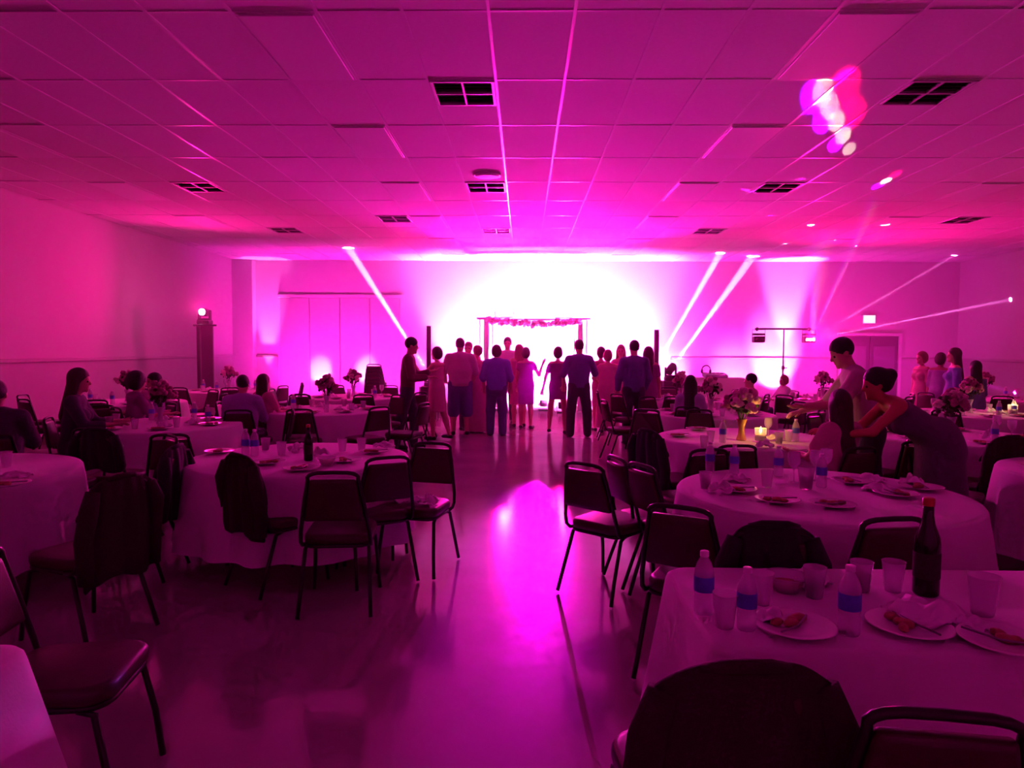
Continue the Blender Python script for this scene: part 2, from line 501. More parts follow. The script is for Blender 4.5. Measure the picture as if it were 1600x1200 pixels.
# air vents, half a tile each
vp = empty('ceiling_vent')
MB().box((0, 0, .035), (TX - .04, .58, .01)).build('backing', 'vent_dark', vp)
fr = MB()
for sx in (-1, 1): fr.box((sx * (TX / 2 - .03), 0, .012), (.03, .6, .03), bev=.004)
for sy in (-1, 1): fr.box((0, sy * .292, .012), (TX - .03, .03, .03), bev=.004)
fr.build('frame', 'vent_metal', vp)
MB().box((0, 0, .012), (.018, .58, .026)).build('divider', 'vent_metal', vp)
MB().box((0, 0, .010), (TX - .06, .018, .024)).build('divider', 'vent_metal', vp)
for s in (-.22, -.15, -.075, .075, .15, .22):
    MB().box((0, s, .02), (TX - .07, .03, .004), M=Matrix.Rotation(R(38), 3, 'X')).build('slat', 'vent_dark', vp)
VLAB = {(0, 1): 'dark ceiling vent over the aisle nearest the camera', (0, 4): 'dark ceiling vent over the middle of the aisle', (0, 7): 'dark ceiling vent over the dancers',
        (7, 1): 'dark ceiling vent at upper right, nearest of the right row', (7, 4): 'dark ceiling vent right of the aisle where stray light falls', (7, 7): 'dark ceiling vent right of the arch near the end wall',
        (-7, 4): 'dark ceiling vent over the far left tables', (-3, 6): 'dark ceiling vent beside the light panel left of the aisle', (-7, 7): 'dark ceiling vent near the left wall by the rear corner',
        (14, 6): 'dark ceiling vent over the right rear tables', (14, 3): 'dark ceiling vent at the far right edge'}
first = True
for (c, r), lab in VLAB.items():
    x, y = GX + (c + .5) * TX, GY + r * TY + .32
    if abs(x) > y * .78 + .4: continue
    if first:
        first = False; vp.location = (x, y, ZC); tag(vp, lab, 'ceiling vent', 'ceiling vents')
    else:
        inst(vp, (x, y, ZC), 0, lab, 'ceiling vent', 'ceiling vents')
sp = atZ(761, 274, ZC)
cs = tag(empty('ceiling_speaker', (sp.x, sp.y, ZC)), 'round white ceiling speaker over the aisle', 'speaker')
MB().lathe([(.19, .02), (.195, -.005), (.18, -.015), (.165, -.008)], 28).build('rim', 'grid_metal', cs)
MB().lathe([(.165, .0), (.165, -.012), (.10, -.02), (.001, -.024)], 24).build('grille', 'diffuser', cs)

# ------------------------------------------------------------------ smooth solid bodies from distance fields (one closed surface each)
def rc(a, b, r0, r1, flat=None, k=.02):
    return ('rc', np.array(a, float), np.array(b, float), r0, r1, flat, k)
def el(c, r, k=.02, M=None):
    return ('el', np.array(c, float), np.array(r, float), M, k)
def solid(prims, h, cuts=(), subs=(), grow=0.0):
    lo = np.full(3, 1e9); hi = -lo
    bb = []
    for p in prims:
        if p[0] == 'rc':
            r = max(p[3], p[4]); s = 1.0 if p[5] is None else max(1.0, p[5][1])
            a = np.minimum(p[1], p[2]) - r * s; b = np.maximum(p[1], p[2]) + r * s
        else:
            r = np.full(3, max(p[2])) if p[3] is not None else p[2]
            a = p[1] - r; b = p[1] + r
        a = a - grow; b = b + grow
        bb.append((a, b)); lo = np.minimum(lo, a); hi = np.maximum(hi, b)
    lo -= 3 * h; hi += 3 * h
    n = np.ceil((hi - lo) / h).astype(int) + 1
    ax = [lo[i] + h * np.arange(n[i]) for i in range(3)]
    F = np.full(n, .2, np.float32)
    for p, (a, b) in zip(prims, bb):
        m = .05 + 2 * h
        i0 = np.maximum(((a - m - lo) / h).astype(int), 0); i1 = np.minimum(((b + m - lo) / h).astype(int) + 2, n)
        sl = tuple(slice(i0[i], i1[i]) for i in range(3))
        X = ax[0][sl[0]][:, None, None]; Y = ax[1][sl[1]][None, :, None]; Z = ax[2][sl[2]][None, None, :]
        if p[0] == 'rc':
            A, B, r0, r1, flat, k = p[1:]
            d = B - A; L2 = max(d @ d, 1e-9)
            x, y, z = X - A[0], Y - A[1], Z - A[2]
            t = np.clip((x * d[0] + y * d[1] + z * d[2]) / L2, 0, 1)
            qx, qy, qz = x - t * d[0], y - t * d[1], z - t * d[2]
            if flat is not None:      # (axis, factor): thinner (factor < 1) along that axis
                u, f = flat
                w = qx * u[0] + qy * u[1] + qz * u[2]
                g = w * (1 / f - 1)
                qx, qy, qz = qx + u[0] * g, qy + u[1] * g, qz + u[2] * g
            D = np.sqrt(qx * qx + qy * qy + qz * qz) - (r0 + t * (r1 - r0))
            if flat is not None and flat[1] < 1: D = D * (0.5 + 0.5 * flat[1])
        else:
            C, r, M, k = p[1:]
            x, y, z = X - C[0], Y - C[1], Z - C[2]
            if M is not None:
                x, y, z = (M[0][0] * x + M[1][0] * y + M[2][0] * z, M[0][1] * x + M[1][1] * y + M[2][1] * z, M[0][2] * x + M[1][2] * y + M[2][2] * z)
            k0 = np.sqrt((x / r[0]) ** 2 + (y / r[1]) ** 2 + (z / r[2]) ** 2)
            k1 = np.sqrt((x / r[0] ** 2) ** 2 + (y / r[1] ** 2) ** 2 + (z / r[2] ** 2) ** 2) + 1e-6
            D = k0 * (k0 - 1) / k1
        D = D - grow
        G = F[sl]
        q = np.clip(.5 + .5 * (G - D) / k, 0, 1)
        F[sl] = G * (1 - q) + D * q - k * q * (1 - q)
    X = ax[0][:, None, None]; Y = ax[1][None, :, None]; Z = ax[2][None, None, :]
    for (pt, nm) in cuts:     # keep the side the normal points away from
        F = np.maximum(F, ((X - pt[0]) * nm[0] + (Y - pt[1]) * nm[1] + (Z - pt[2]) * nm[2]).astype(np.float32))
    for (C, r) in subs:
        k0 = np.sqrt(((X - C[0]) / r[0]) ** 2 + ((Y - C[1]) / r[1]) ** 2 + ((Z - C[2]) / r[2]) ** 2)
        F = np.maximum(F, ((1 - k0) * min(r)).astype(np.float32))
    return nets(F, lo, h)
def nets(F, lo, h):
    s = F < 0
    nx, ny, nz = F.shape
    c8 = [(0, 0, 0), (1, 0, 0), (0, 1, 0), (1, 1, 0), (0, 0, 1), (1, 0, 1), (0, 1, 1), (1, 1, 1)]
    tot = np.zeros((nx - 1, ny - 1, nz - 1), np.int8)
    for (a, b, c) in c8:
        tot += s[a:nx - 1 + a, b:ny - 1 + b, c:nz - 1 + c]
    act = (tot > 0) & (tot < 8)
    I = np.argwhere(act)
    vals = np.stack([F[I[:, 0] + a, I[:, 1] + b, I[:, 2] + c] for (a, b, c) in c8], 1)
    P = np.zeros((len(I), 3)); N = np.zeros(len(I))
    C8 = np.array(c8, float)
    for e0 in range(8):
        for e1 in range(e0 + 1, 8):
            if np.abs(C8[e0] - C8[e1]).sum() != 1: continue
            f0, f1 = vals[:, e0], vals[:, e1]
            x = (f0 < 0) != (f1 < 0)
            t = np.where(x, f0 / np.where(x, f0 - f1, 1), 0)
            P += np.where(x[:, None], C8[e0] + t[:, None] * (C8[e1] - C8[e0]), 0); N += x
    V = lo + (I + P / N[:, None]) * h
    idx = np.full(act.shape, -1, np.int64); idx[tuple(I.T)] = np.arange(len(I))
    Q = []
    for axn in range(3):
        a = [slice(None)] * 3; b = [slice(None)] * 3
        a[axn] = slice(0, -1); b[axn] = slice(1, None)
        ch = s[tuple(a)] != s[tuple(b)]
        E = np.argwhere(ch)
        o1, o2 = [(1, 2), (2, 0), (0, 1)][axn]
        E = E[(E[:, o1] > 0) & (E[:, o2] > 0) & (E[:, o1] < F.shape[o1] - 1) & (E[:, o2] < F.shape[o2] - 1)]
        ins = s[tuple(E.T)]
        def cell(d1, d2):
            G = E.copy(); G[:, o1] += d1; G[:, o2] += d2
            return idx[tuple(G.T)]
        q = np.stack([cell(-1, -1), cell(0, -1), cell(0, 0), cell(-1, 0)], 1)
        q[~ins] = q[~ins][:, ::-1]
        Q.append(q)
    Q = np.concatenate(Q)
    return V, Q[(Q >= 0).all(1)]
def solid_mesh(name, V, Q, extra=None):
    nv, nq = len(V), len(Q)
    if extra:
        ev = np.array(extra.v); V = np.concatenate([V, ev]) if len(ev) else V
    me = bpy.data.meshes.new(name)
    me.vertices.add(len(V)); me.vertices.foreach_set('co', np.asarray(V, np.float32).ravel())
    loops = Q.ravel().tolist(); starts = list(range(0, nq * 4, 4)); tots = [4] * nq
    if extra:
        for f in extra.f:
            starts.append(len(loops)); tots.append(len(f)); loops += [i + nv for i in f]
    me.loops.add(len(loops)); me.loops.foreach_set('vertex_index', np.array(loops, np.int32))
    me.polygons.add(len(starts)); me.polygons.foreach_set('loop_start', np.array(starts, np.int32))
    me.polygons.foreach_set('use_smooth', [True] * len(starts))
    me.update(calc_edges=True); me.validate()
    return me

def unit(v):
    v = np.array(v, float); return v / max(np.linalg.norm(v), 1e-9)
def person(label, x, y, yaw, H=1.72, sex='f', w=1.0, lean=0, side=0, armL=None, armR=None, legL=None, legR=None, head=(0, 0), seat=None,
           top='f_grey', bottom='f_black', dress=None, hem=.5, sleeve=.45, hair=('short', 'hair_brown'), skin='skin_fair', shoe='shoe_dark',
           h=.0135, group=None, shorts=None, flare=.16):
    """Figure facing +Y before yaw. arm/leg = (upper direction, lower direction) in body axes, x to its right."""
    s = H / 1.75
    m = sex == 'm'
    z0 = .92 * s
    dn = (0, 0, -1)
    legs = {-1: legL or ((-.05, .02, -1), (-.01, -.02, -1)), 1: legR or ((.05, .02, -1), (.01, -.02, -1))}
    arms = {-1: armL or ((-.16, .02, -1), (-.08, .18, -1)), 1: armR or ((.16, .02, -1), (.08, .18, -1))}
    hipx = (.088 if m else .085) * s * (.5 + .5 * w)
    LT, LS = .43 * s, .42 * s
    joints = {}
    low = 0
    for sd in (-1, 1):
        hp = np.array((sd * hipx, 0, 0)); kn = hp + unit(legs[sd][0]) * LT; an = kn + unit(legs[sd][1]) * LS
        joints[sd] = (hp, kn, an); low = min(low, an[2])
    pz = (seat + .10 * s) if seat is not None else -low + .075 * s
    pel = np.array((0, 0, pz))
    cl, sl_ = math.cos(R(lean)), math.sin(R(lean))
    cs_, ss = math.cos(R(side)), math.sin(R(side))
    Rx = np.array(((1, 0, 0), (0, cl, sl_), (0, -sl_, cl)))
    Ry = np.array(((cs_, 0, ss), (0, 1, 0), (-ss, 0, cs_)))
    RT = Ry @ Rx
    T = lambda px, py, pz_: pel + RT @ (np.array((px, py, pz_)) * s)
    fwd = RT @ np.array((0, 1, 0)); upv = RT @ np.array((0, 0, 1)); rgt = RT @ np.array((1, 0, 0))
    shx = (.178 if m else .152) * (.45 + .55 * w)
    fl = (fwd, .66 if w < 1.15 else .8)
    tor = [rc(T(0, 0, .02), T(0, 0, .10), .160 * s * w * (1.0 if m else 1.03), .140 * s * w * (1 if m else .95), fl, .04),
           rc(T(0, .005, .12), T(0, 0, .24), .137 * s * w * (1 if m else .88), .142 * s * w * (1.03 if m else .9), fl, .05),
           rc(T(0, .0, .26), T(0, -.005, .42), .150 * s * w * (1.05 if m else .92), .135 * s * (.5 + .5 * w) * (1.1 if m else .92), fl, .05),
           rc(T(-shx + .03, -.005, .485), T(shx - .03, -.005, .485), .058 * s, .058 * s, None, .05)]
    if not m:
        tor += [el(T(-.065, .085, .345), np.full(3, .062 * s), .04), el(T(.065, .085, .345), np.full(3, .062 * s), .04)]
    if w > 1.15:
        tor.append(el(T(0, .07, .12), np.array((.13, .10, .13)) * s * w, .05))
    neck = [rc(T(0, -.01, .50), T(0, .012, .63), .056 * s if m else .047 * s, .052 * s if m else .043 * s, None, .03)]
    # head, turned and nodded on the neck
    ht, hn = R(head[0]), R(head[1])
    Rn = np.array(((1, 0, 0), (0, math.cos(hn), math.sin(hn)), (0, -math.sin(hn), math.cos(hn))))
    Rt = np.array(((math.cos(ht), -math.sin(ht), 0), (math.sin(ht), math.cos(ht), 0), (0, 0, 1)))
    RH = RT @ Rt @ Rn
    hb = T(0, .012, .60)
    HP = lambda a, b, c: hb + RH @ (np.array((a, b, c)) * s)
    MH = RH
    hd = [el(HP(0, .0, .135), np.array((.074, .093, .098)) * s, .02, MH), el(HP(0, .028, .075), np.array((.058, .066, .082)) * s, .03, MH),
          rc(HP(0, .092, .118), HP(0, .108, .085), .010 * s, .015 * s, None, .012),          # nose
          el(HP(0, .090, .048), np.array((.024, .012, .009)) * s, .008, MH),                  # mouth
          el(HP(0, .078, .012), np.array((.026, .022, .020)) * s, .02, MH),                   # chin
          el(HP(-.078, -.005, .10), np.array((.010, .020, .030)) * s, .008, MH), el(HP(.078, -.005, .10), np.array((.010, .020, .030)) * s, .008, MH)]
    body = tor + neck + hd
    slv = []; fing = MB()
    for sd in (-1, 1):
        sh = T(sd * shx, -.005, .485)
        u, f = unit(arms[sd][0]), unit(arms[sd][1])
        eb = sh + u * .285 * s; wr_ = eb + f * .25 * s
        ra = (.050 if m else .041) * s * (.6 + .4 * w)
        body += [rc(sh, eb, ra * 1.08, ra * .85, None, .035), rc(eb, wr_, ra * .86, ra * .58, None, .02)]
        slv += [rc(sh, sh + u * .285 * s * min(1, sleeve * 2), ra * 1.12, ra * .98, None, .03)]
        if sleeve > .5:
            slv += [rc(eb, eb + f * .25 * s * min(1, (sleeve - .5) * 2), ra * .98, ra * .75, None, .02)]
        # palm and five fingers
        pn = unit(np.cross(f, (sd * 1.0, 0.01, .3))); sdv = unit(np.cross(pn, f))
        pe = wr_ + f * .085 * s
        body += [rc(wr_ + f * .015, pe, .030 * s, .040 * s, (pn, .42), .015)]
        for q, (off, ln) in enumerate(((-.030, .066), (-.010, .078), (.010, .074), (.029, .058))):
            b0 = pe + sdv * off * s - f * .012 * s; sp_ = unit(f + sdv * off * 3)
            k1 = b0 + sp_ * ln * .58 * s; k2 = k1 + unit(sp_ + pn * .55) * ln * .52 * s
            fing.tube([b0, k1, k2], [.0092 * s, .0085 * s, .0066 * s], 6)
        tb = wr_ + f * .025 * s + sdv * -.028 * s * sd
        tk = tb + unit(f - sdv * .9 * sd) * .042 * s
        fing.tube([tb, tk, tk + unit(f + pn * .4) * .035 * s], [.012 * s, .0105 * s, .008 * s], 6)
    J = {}
    for sd in (-1, 1):
        hp, kn, an = (j + pel for j in joints[sd]); J[sd] = (hp, kn, an)
        rt = (.083 if m else .080) * s * (.45 + .55 * w)
        body += [rc(hp, kn, rt, rt * .68, None, .035), rc(kn, kn + (an - kn) * .35, rt * .66, rt * .70, None, .03), rc(kn + (an - kn) * .35, an, rt * .68, rt * .44, None, .03)]
        ff = np.array((sd * .12, 1, 0)); ff = unit(ff)
        heel = an + np.array((0, -.02, -.035)) * s
        toe = an + ff * .15 * s; toe[2] = an[2] - .045 * s
        body += [rc(heel, toe, .034 * s, .028 * s, None, .02)]
    root = empty('person', (x, y, 0), yaw)
    tag(root, label, 'person', group)
    bme = solid_mesh('body', *solid(body, h), fing)
    obj('body', bme, skin, root)
    g = .013
    if dress:
        wz = T(0, 0, .16); hz = hem
        if seat is None:
            skirt = [rc(T(0, 0, .04), (pel[0], pel[1], max(hz, .02)), .165 * s * w, flare * s * w, (np.array((0, 1, 0)), .8), .05)]
            prim = tor + slv * (sleeve > 0) + skirt
            V, Q = solid(prim, h, cuts=[((0, 0, hz), (0, 0, -1)), (T(0, 0, .50 if sleeve > 0 else .455), upv)], grow=g)
        else:
            prim = tor + slv * (sleeve > 0)
            for sd in (-1, 1):
                hp, kn, an = J[sd]; prim = prim + [rc(hp, kn, .098 * s * w, .085 * s, None, .06)]
            V, Q = solid(prim, h, grow=g)
        obj('dress', solid_mesh('dress', V, Q), dress, root)
    else:
        V, Q = solid(tor + slv, h, cuts=[(T(0, 0, -.03), -upv)], grow=g + .004)
        obj('shirt', solid_mesh('shirt', V, Q), top, root)
        pr = [tor[0]]
        cuts = [(T(0, 0, .10), upv)]
        for sd in (-1, 1):
            hp, kn, an = J[sd]; rt = .086 * s * (.4 + .6 * w)
            if shorts:
                e = kn + (an - kn) * max(0, shorts)
                pr += [rc(hp, e, rt * 1.1, rt * 1.02, None, .04)]
            else:
                pr += [rc(hp, kn, rt * 1.03, rt * .82, None, .04), rc(kn, an, rt * .82, rt * .70, None, .03)]
        V, Q = solid(pr, h, cuts=cuts, grow=.012)
        obj('shorts' if shorts else 'trousers', solid_mesh('trousers', V, Q), bottom, root)
    for sd in (-1, 1):
        hp, kn, an = J[sd]
        ff = unit(np.array((sd * .12, 1, 0)))
        heel = an + np.array((0, -.022, -.038)) * s; toe = an + ff * .165 * s; toe[2] = an[2] - .047 * s
        V, Q = solid([rc(heel, toe, .042 * s, .034 * s, None, .02)], .012, cuts=[((0, 0, an[2] - .005), (0, 0, 1)), ((0, 0, an[2] - .073 * s), (0, 0, -1))])
        obj('shoe', solid_mesh('shoe', V, Q), shoe, root)
        eb = MB().ball(tuple(HP(sd * .031, .082, .108)), .012 * s, 8, 5)
        eb.build('eye', 'eye_dark', root)
    st, hm = hair
    cap = [el(HP(0, -.012, .150), np.array((.086, .104, .100)) * s, .02, MH)]
    if st in ('short',): pass
    if st == 'bob': cap += [el(HP(0, -.035, .10), np.array((.098, .088, .105)) * s, .03, MH)]
    if st == 'curly': cap += [el(HP(0, -.03, .13), np.array((.135, .125, .135)) * s, .03, MH), el(HP(.05, -.06, .09), np.array((.09, .09, .1)) * s, .02, MH), el(HP(-.05, -.06, .10), np.array((.09, .09, .1)) * s, .02, MH)]
    if st == 'bun': cap += [el(HP(0, -.115, .16), np.array((.055, .05, .055)) * s, .02, MH), el(HP(0, -.05, .12), np.array((.085, .08, .09)) * s, .03, MH)]
    if st == 'long':
        cap += [rc(HP(0, -.055, .11), T(0, -.10, .33), .085 * s, .075 * s, (fwd, .6), .04), rc(HP(-.062, -.02, .10), T(-.08, -.03, .40), .04 * s, .035 * s, None, .03), rc(HP(.062, -.02, .10), T(.08, -.03, .40), .04 * s, .035 * s, None, .03)]
    if st == 'pony':
        cap += [rc(HP(0, -.10, .14), T(0, -.14, .36), .045 * s, .028 * s, None, .03)]
    fc_ = HP(0, .105, .055 if st != 'curly' else .06)
    face = [(fc_, np.array((.105, .085, .112)) * s * (1 if abs(head[0]) < 30 else 1))]
    face = [(fc_, np.array((.092, .092, .108)) * s)]
    V, Q = solid(cap, min(h, .0125), subs=face, cuts=[(HP(0, 0, .052), RH @ np.array((0, .25, -1)) / 1.031)] if st == 'short' else ())
    obj('hair', solid_mesh('hair', V, Q), hm, root)
    return root

# ------------------------------------------------------------------ stage lights, totems, arch
def sp_of(px, Y): return atY(px, 545, Y).x
UPY = YB - .42
upl = empty('uplight')
MB().lathe([(.075, .10), (.095, .12), (.10, .26), (.092, .275)], 20).build('can', 'metal_black', upl)
MB().lathe([(.086, .262), (.086, .270), (.001, .272)], 20, capb=False).build('lens', 'lens_hot', upl)
yk = MB(); yk.tube([(-.12, 0, .20), (-.12, 0, .03), (.12, 0, .03), (.12, 0, .20)], .010, 6); yk.build('yoke', 'metal_black', upl)
MB().box((0, 0, .012), (.26, .18, .024), bev=.006).build('base', 'metal_black', upl)
# pixel column, strength, colour, cone, distance from wall, aim height on the wall (None: straight up), where
UPS = [(415, .9, HOT, 26, .27, None, 'against the corner pilaster, leftmost of the row'), (487, .32, HOT, 38, .85, .95, 'before the folding partition, left of its middle'),
       (562, .32, HOT, 38, .85, .95, 'before the folding partition, right of its middle'), (690, 1.6, HOT, 40, .42, None, 'left of the flower arch'), (1010, 1.6, HOT, 40, .42, None, 'right of the flower arch'),
       (1066, .36, HOT, 46, .85, .95, 'behind the right speaker column'), (1160, .30, HOT, 75, .85, .8, 'behind the equipment table'), (1235, 3.4, HOT, 30, .42, None, 'behind the crossbar light stand, rightmost of the row'), (1229, .9, HOT, 60, .95, 1.2, 'added to brighten the wall left of the rightmost one')]  # last entry is an added light that widens the white patch
for i, (px, k, c, an, dw_, aim, where) in enumerate(UPS):
    yy = YB - dw_
    x = sp_of(px, yy)
    lab = 'small black floor uplight ' + where
    if i == 0: o = tag(upl, lab, 'uplight', 'uplights along the end wall'); o.location = (x, yy, 0)
    else: o = inst(upl, (x, yy, 0), 0, lab, 'uplight', 'uplights along the end wall')
    tgt_ = (x, yy + (1.0 * .15 if i == 0 else .12), 4) if aim is None else (x, YB, aim)
    spot('uplight_lamp', o, (x, yy, .29), tgt_, K_UP * k, c, an, .7, .05)
for i, (px, where) in enumerate(((775, 'at the left post of the arch'), (850, 'behind the middle of the arch'), (925, 'at the right post of the arch'))):
    x = sp_of(px, YB - .9)
    o = inst(upl, (x, YB - .9, 0), 0, 'small black floor uplight ' + where, 'uplight', 'uplights along the end wall')
    spot('uplight_lamp', o, (x, YB - .9, .29), (x, YB - .1, 2.4), K_CENTRE, HOT, 100, .8, .06)
    x2 = x + .45
    o = inst(upl, (x2, YB - 1.5, 0), 0, 'added floor light brightening the lower wall ' + where, 'uplight', 'uplights along the end wall')
    spot('uplight_lamp', o, (x2, YB - 1.5, .29), (x2, YB, .9), K_CENTRE * 1.5, HOT, 120, .8, .06)  # added floods that whiten the lower wall behind the dancers

for (px, k, where) in ((455, .34, 'at the left end of the folding partition'), (600, .34, 'at the right end of the folding partition'), (1115, .34, 'left of the equipment table'), (1300, .14, 'left of the double door'), (1440, .05, 'right of the double door')):
    yy = YB - 1.7
    x = sp_of(px, yy)
    o = inst(upl, (x, yy, 0), 0, 'added floor light brightening the lower wall ' + where, 'uplight', 'uplights along the end wall')
    spot('uplight_lamp', o, (x, yy, .29), (x, YB, 2.2), K_UP * k, ROSE, 150, .9, .06)  # added lights that lift the dim sides of the end wall

# added wash lights that fill the hall, their white fronts blending into the wall
wash = empty('added_wash_light')
MB().box((0, 0, .17), (.42, .14, .22), bev=.02).build('body', 'metal_black', wash)
MB().box((0, -.074, .17), (.40, .012, .20), bev=.005).build('glow_panel', 'lens_hot', wash)  # added glowing front, hides the fixture against the white wall
yk = MB(); yk.tube([(-.24, 0, .17), (-.24, 0, .02), (.24, 0, .02), (.24, 0, .17)], .012, 6); yk.build('yoke', 'metal_black', wash)
# moving heads
def moving_head(loc, target, label, power=None, col=WHITE, angle=2.6, lens='lens_hot', group='moving head lights'):
    t = tag(empty('moving_head', loc), label, 'stage light', group)
    MB().box((0, 0, .05), (.26, .24, .10), bev=.02).build('base', 'metal_black', t)
    y_ = MB()
    for s in (-1, 1): y_.box((s * .115, 0, .20), (.035, .10, .22), bev=.012)
    y_.box((0, 0, .115), (.26, .12, .03), bev=.01); y_.build('yoke', 'metal_black', t)
    c = Vector((0, 0, .26)); d = (Vector(target) - (Vector(loc) + c)).normalized()
    q = d.to_track_quat('Z', 'Y').to_matrix()
    def dirl(prof, name, m):
        b = MB().lathe(prof, 18); b.v = [tuple(c + q @ Vector(p)) for p in b.v]; b.build(name, m, t)
    dirl([(.05, -.13), (.085, -.11), (.092, .05), (.080, .12), (.078, .14)], 'head', 'metal_black')
    dirl([(.070, .135), (.070, .142), (.001, .146)], 'lens', lens)
    p = Vector(loc) + c + d * .16
    if power: spot('beam_lamp', t, p, target, power, col, angle, .25, .03)
    return t
def flight_case(loc, label, d=(.6, .5, .55)):
    t = tag(empty('flight_case', loc), label, 'equipment case', 'equipment cases')
    MB().box((0, 0, d[2] / 2), d, bev=.015).build('shell', 'metal_black', t)
    for sx in (-1, 1):
        for sy in (-1, 1):
            MB().box((sx * d[0] / 2 * .985, sy * d[1] / 2 * .985, d[2] / 2), (.035, .035, d[2] * 1.005), bev=.006).build('corner_edge', 'metal_grey', t)
    for sz in (.3, .7):
        MB().box((0, -d[1] / 2 - .006, d[2] * sz), (.10, .012, .05), bev=.004).build('latch', 'metal_grey', t)
    return t
def column_speaker(px, ytop, Y, label):
    p = atY(px, ytop, Y)
    t = tag(empty('column_speaker', (p.x, Y, 0)), label, 'speaker', 'column speakers')
    MB().box((0, 0, .22), (.36, .42, .44), bev=.02).build('subwoofer', 'metal_black', t)
    MB().box((0, -.215, .22), (.31, .01, .38)).build('subwoofer_grille', 'speaker_grille', t)
    MB().tube([(0, 0, .44), (0, 0, .95)], .02, 10).build('pole', 'metal_black', t)
    MB().box((0, 0, (.95 + p.z) / 2), (.095, .11, p.z - .95), bev=.012).build('column', 'metal_black', t)
    MB().box((0, -.057, (.97 + p.z) / 2), (.075, .008, p.z - 1.0)).build('grille', 'speaker_grille', t)
    return t
column_speaker(670, 509, 15.2, 'slim black column speaker left of the dance floor')
column_speaker(1026, 515, 15.2, 'slim black column speaker right of the dance floor')
def case_head(px, py, Y, tpx, tpy, side):
    s = atY(px, py, Y)
    tg = atZ(tpx, tpy, ZC)
    flight_case((s.x, Y, 0), 'black flight case carrying the moving head ' + side, (.42, .42, s.z - .26))
    moving_head((s.x, Y, s.z - .26), tg, 'black moving head light with a white beam ' + side, K_BEAM, WHITE, 3.0)
case_head(672, 586, 15.9, 545, 388, 'beside the left column speaker')
case_head(1022, 577, 15.9, 1125, 396, 'beside the right column speaker')
case_head(1048, 577, 15.5, 1176, 401, 'right of the right column speaker')

# totem with a lit head by the left wall
tp = atY(320, 507, 14.6)
tt = tag(empty('light_totem', (tp.x, 14.6, 0), R(40)), 'tall dark fabric-covered lighting totem near the left wall', 'lighting stand')
MB().box((0, 0, .015), (.5, .5, .03), bev=.008).build('base_plate', 'metal_black', tt)
for sx in (-1, 1):
    for sy in (-1, 1):
        MB().tube([(sx * .12, sy * .12, .03), (sx * .12, sy * .12, tp.z - .03)], .02, 8).build('truss_tube', 'metal_grey', tt)
MB().box((0, 0, tp.z / 2 + .015), (.275, .275, tp.z - .09), bev=.01).build('fabric_cover', 'scrim', tt)
MB().box((0, 0, tp.z - .0175), (.38, .38, .035), bev=.008).build('top_plate', 'metal_black', tt)
mh = moving_head((tp.x, 14.6, tp.z), (tp.x + .35, 9, tp.z + .25), 'glowing white moving head on top of the left totem', 40, (1, .12, .5), 50)
MATS['lens_totem'] = None; del MATS['lens_totem']
point('head_glow', mh, (.02, -.22, .30), 3, (1, .25, .6), .06)

# crossbar stand on the right with two hanging effect lights
LY = 16.4
a = atY(1183, 513, LY); b = atY(1264, 515, LY); c0 = atY(1225, 514, LY)
ls = tag(empty('light_stand', (c0.x, LY, 0)), 'black tripod light stand with a crossbar before the end wall', 'lighting stand')
zt = c0.z
MB().tube([(0, 0, .25), (0, 0, 1.2)], .022, 10).build('pole', 'metal_black', ls)
MB().tube([(0, 0, 1.15), (0, 0, zt)], .016, 10).build('inner_pole', 'metal_black', ls)
for zz in (1.2, .42):
    MB().lathe([(.035, -.04), (.04, -.02), (.04, .03), (.03, .05)], 12, (0, 0, zz)).build('collar', 'metal_black', ls)
MB().tube([(.03, 0, 1.2), (.085, 0, 1.2)], [.010, .018], 8).build('knob', 'metal_black', ls)
for k in range(3):
    an = 2 * math.pi * k / 3 + .4
    MB().tube([(.03 * math.cos(an), .03 * math.sin(an), .80), (.55 * math.cos(an), .55 * math.sin(an), .015)], .013, 8).build('leg', 'metal_black', ls)
MB().tube([(a.x - c0.x - .05, 0, zt), (b.x - c0.x + .05, 0, zt)], .022, 10).build('crossbar', 'metal_black', ls)
for s in (a, b):
    MB().lathe([(.03, -.05), (.035, .0), (.02, .04)], 10, (s.x - c0.x, 0, zt)).build('clamp', 'metal_black', ls)
def effect_light(p, label, lens):
    t = tag(empty('effect_light', p), label, 'stage light', 'hanging effect lights')
    yk = MB(); yk.tube([(-.15, 0, -.20), (-.15, 0, -.02), (.15, 0, -.02), (.15, 0, -.20)], .010, 6); yk.build('bracket', 'metal_black', t)
    MB().box((0, 0, -.25), (.27, .20, .15), bev=.02).build('body', 'metal_black', t)
    MB().box((0, 0, -.13), (.27, .16, .05), bev=.01).build('top_fins', 'metal_black', t)
    for q in (-.075, .0, .075):
        o = MB().lathe([(.03, 0), (.03, .01), (.001, .02)], 12, capb=False).build('lens', lens, t)
        o.location = (q, -.10, -.25); o.rotation_euler = (R(90), 0, 0)
    return t
effect_light((a.x + .04, LY, zt), 'dark hanging effect light at the left end of the crossbar', 'speaker_grille')
ef = effect_light((b.x, LY, zt), 'bright hanging effect light throwing thin rays from the crossbar', 'lens_hot')
src = Vector((b.x, LY - .13, zt - .25))
for (px, py, Y, k) in ((1490, 400, 17.5, 2.2), (1420, 500, 16.6, 2.6), (1325, 640, 15.8, .95), (1300, 690, 15.2, .95), (1330, 400, 16.0, .7), (1120, 590, 16.3, .6), (1110, 470, 16.8, .5), (1380, 560, 16.4, .6)):
    spot('ray_lamp', ef, src, atY(px, py, Y), K_RAY * k, MAG if k < 1 else (1, .2, .9), 1.0, .3, .012)
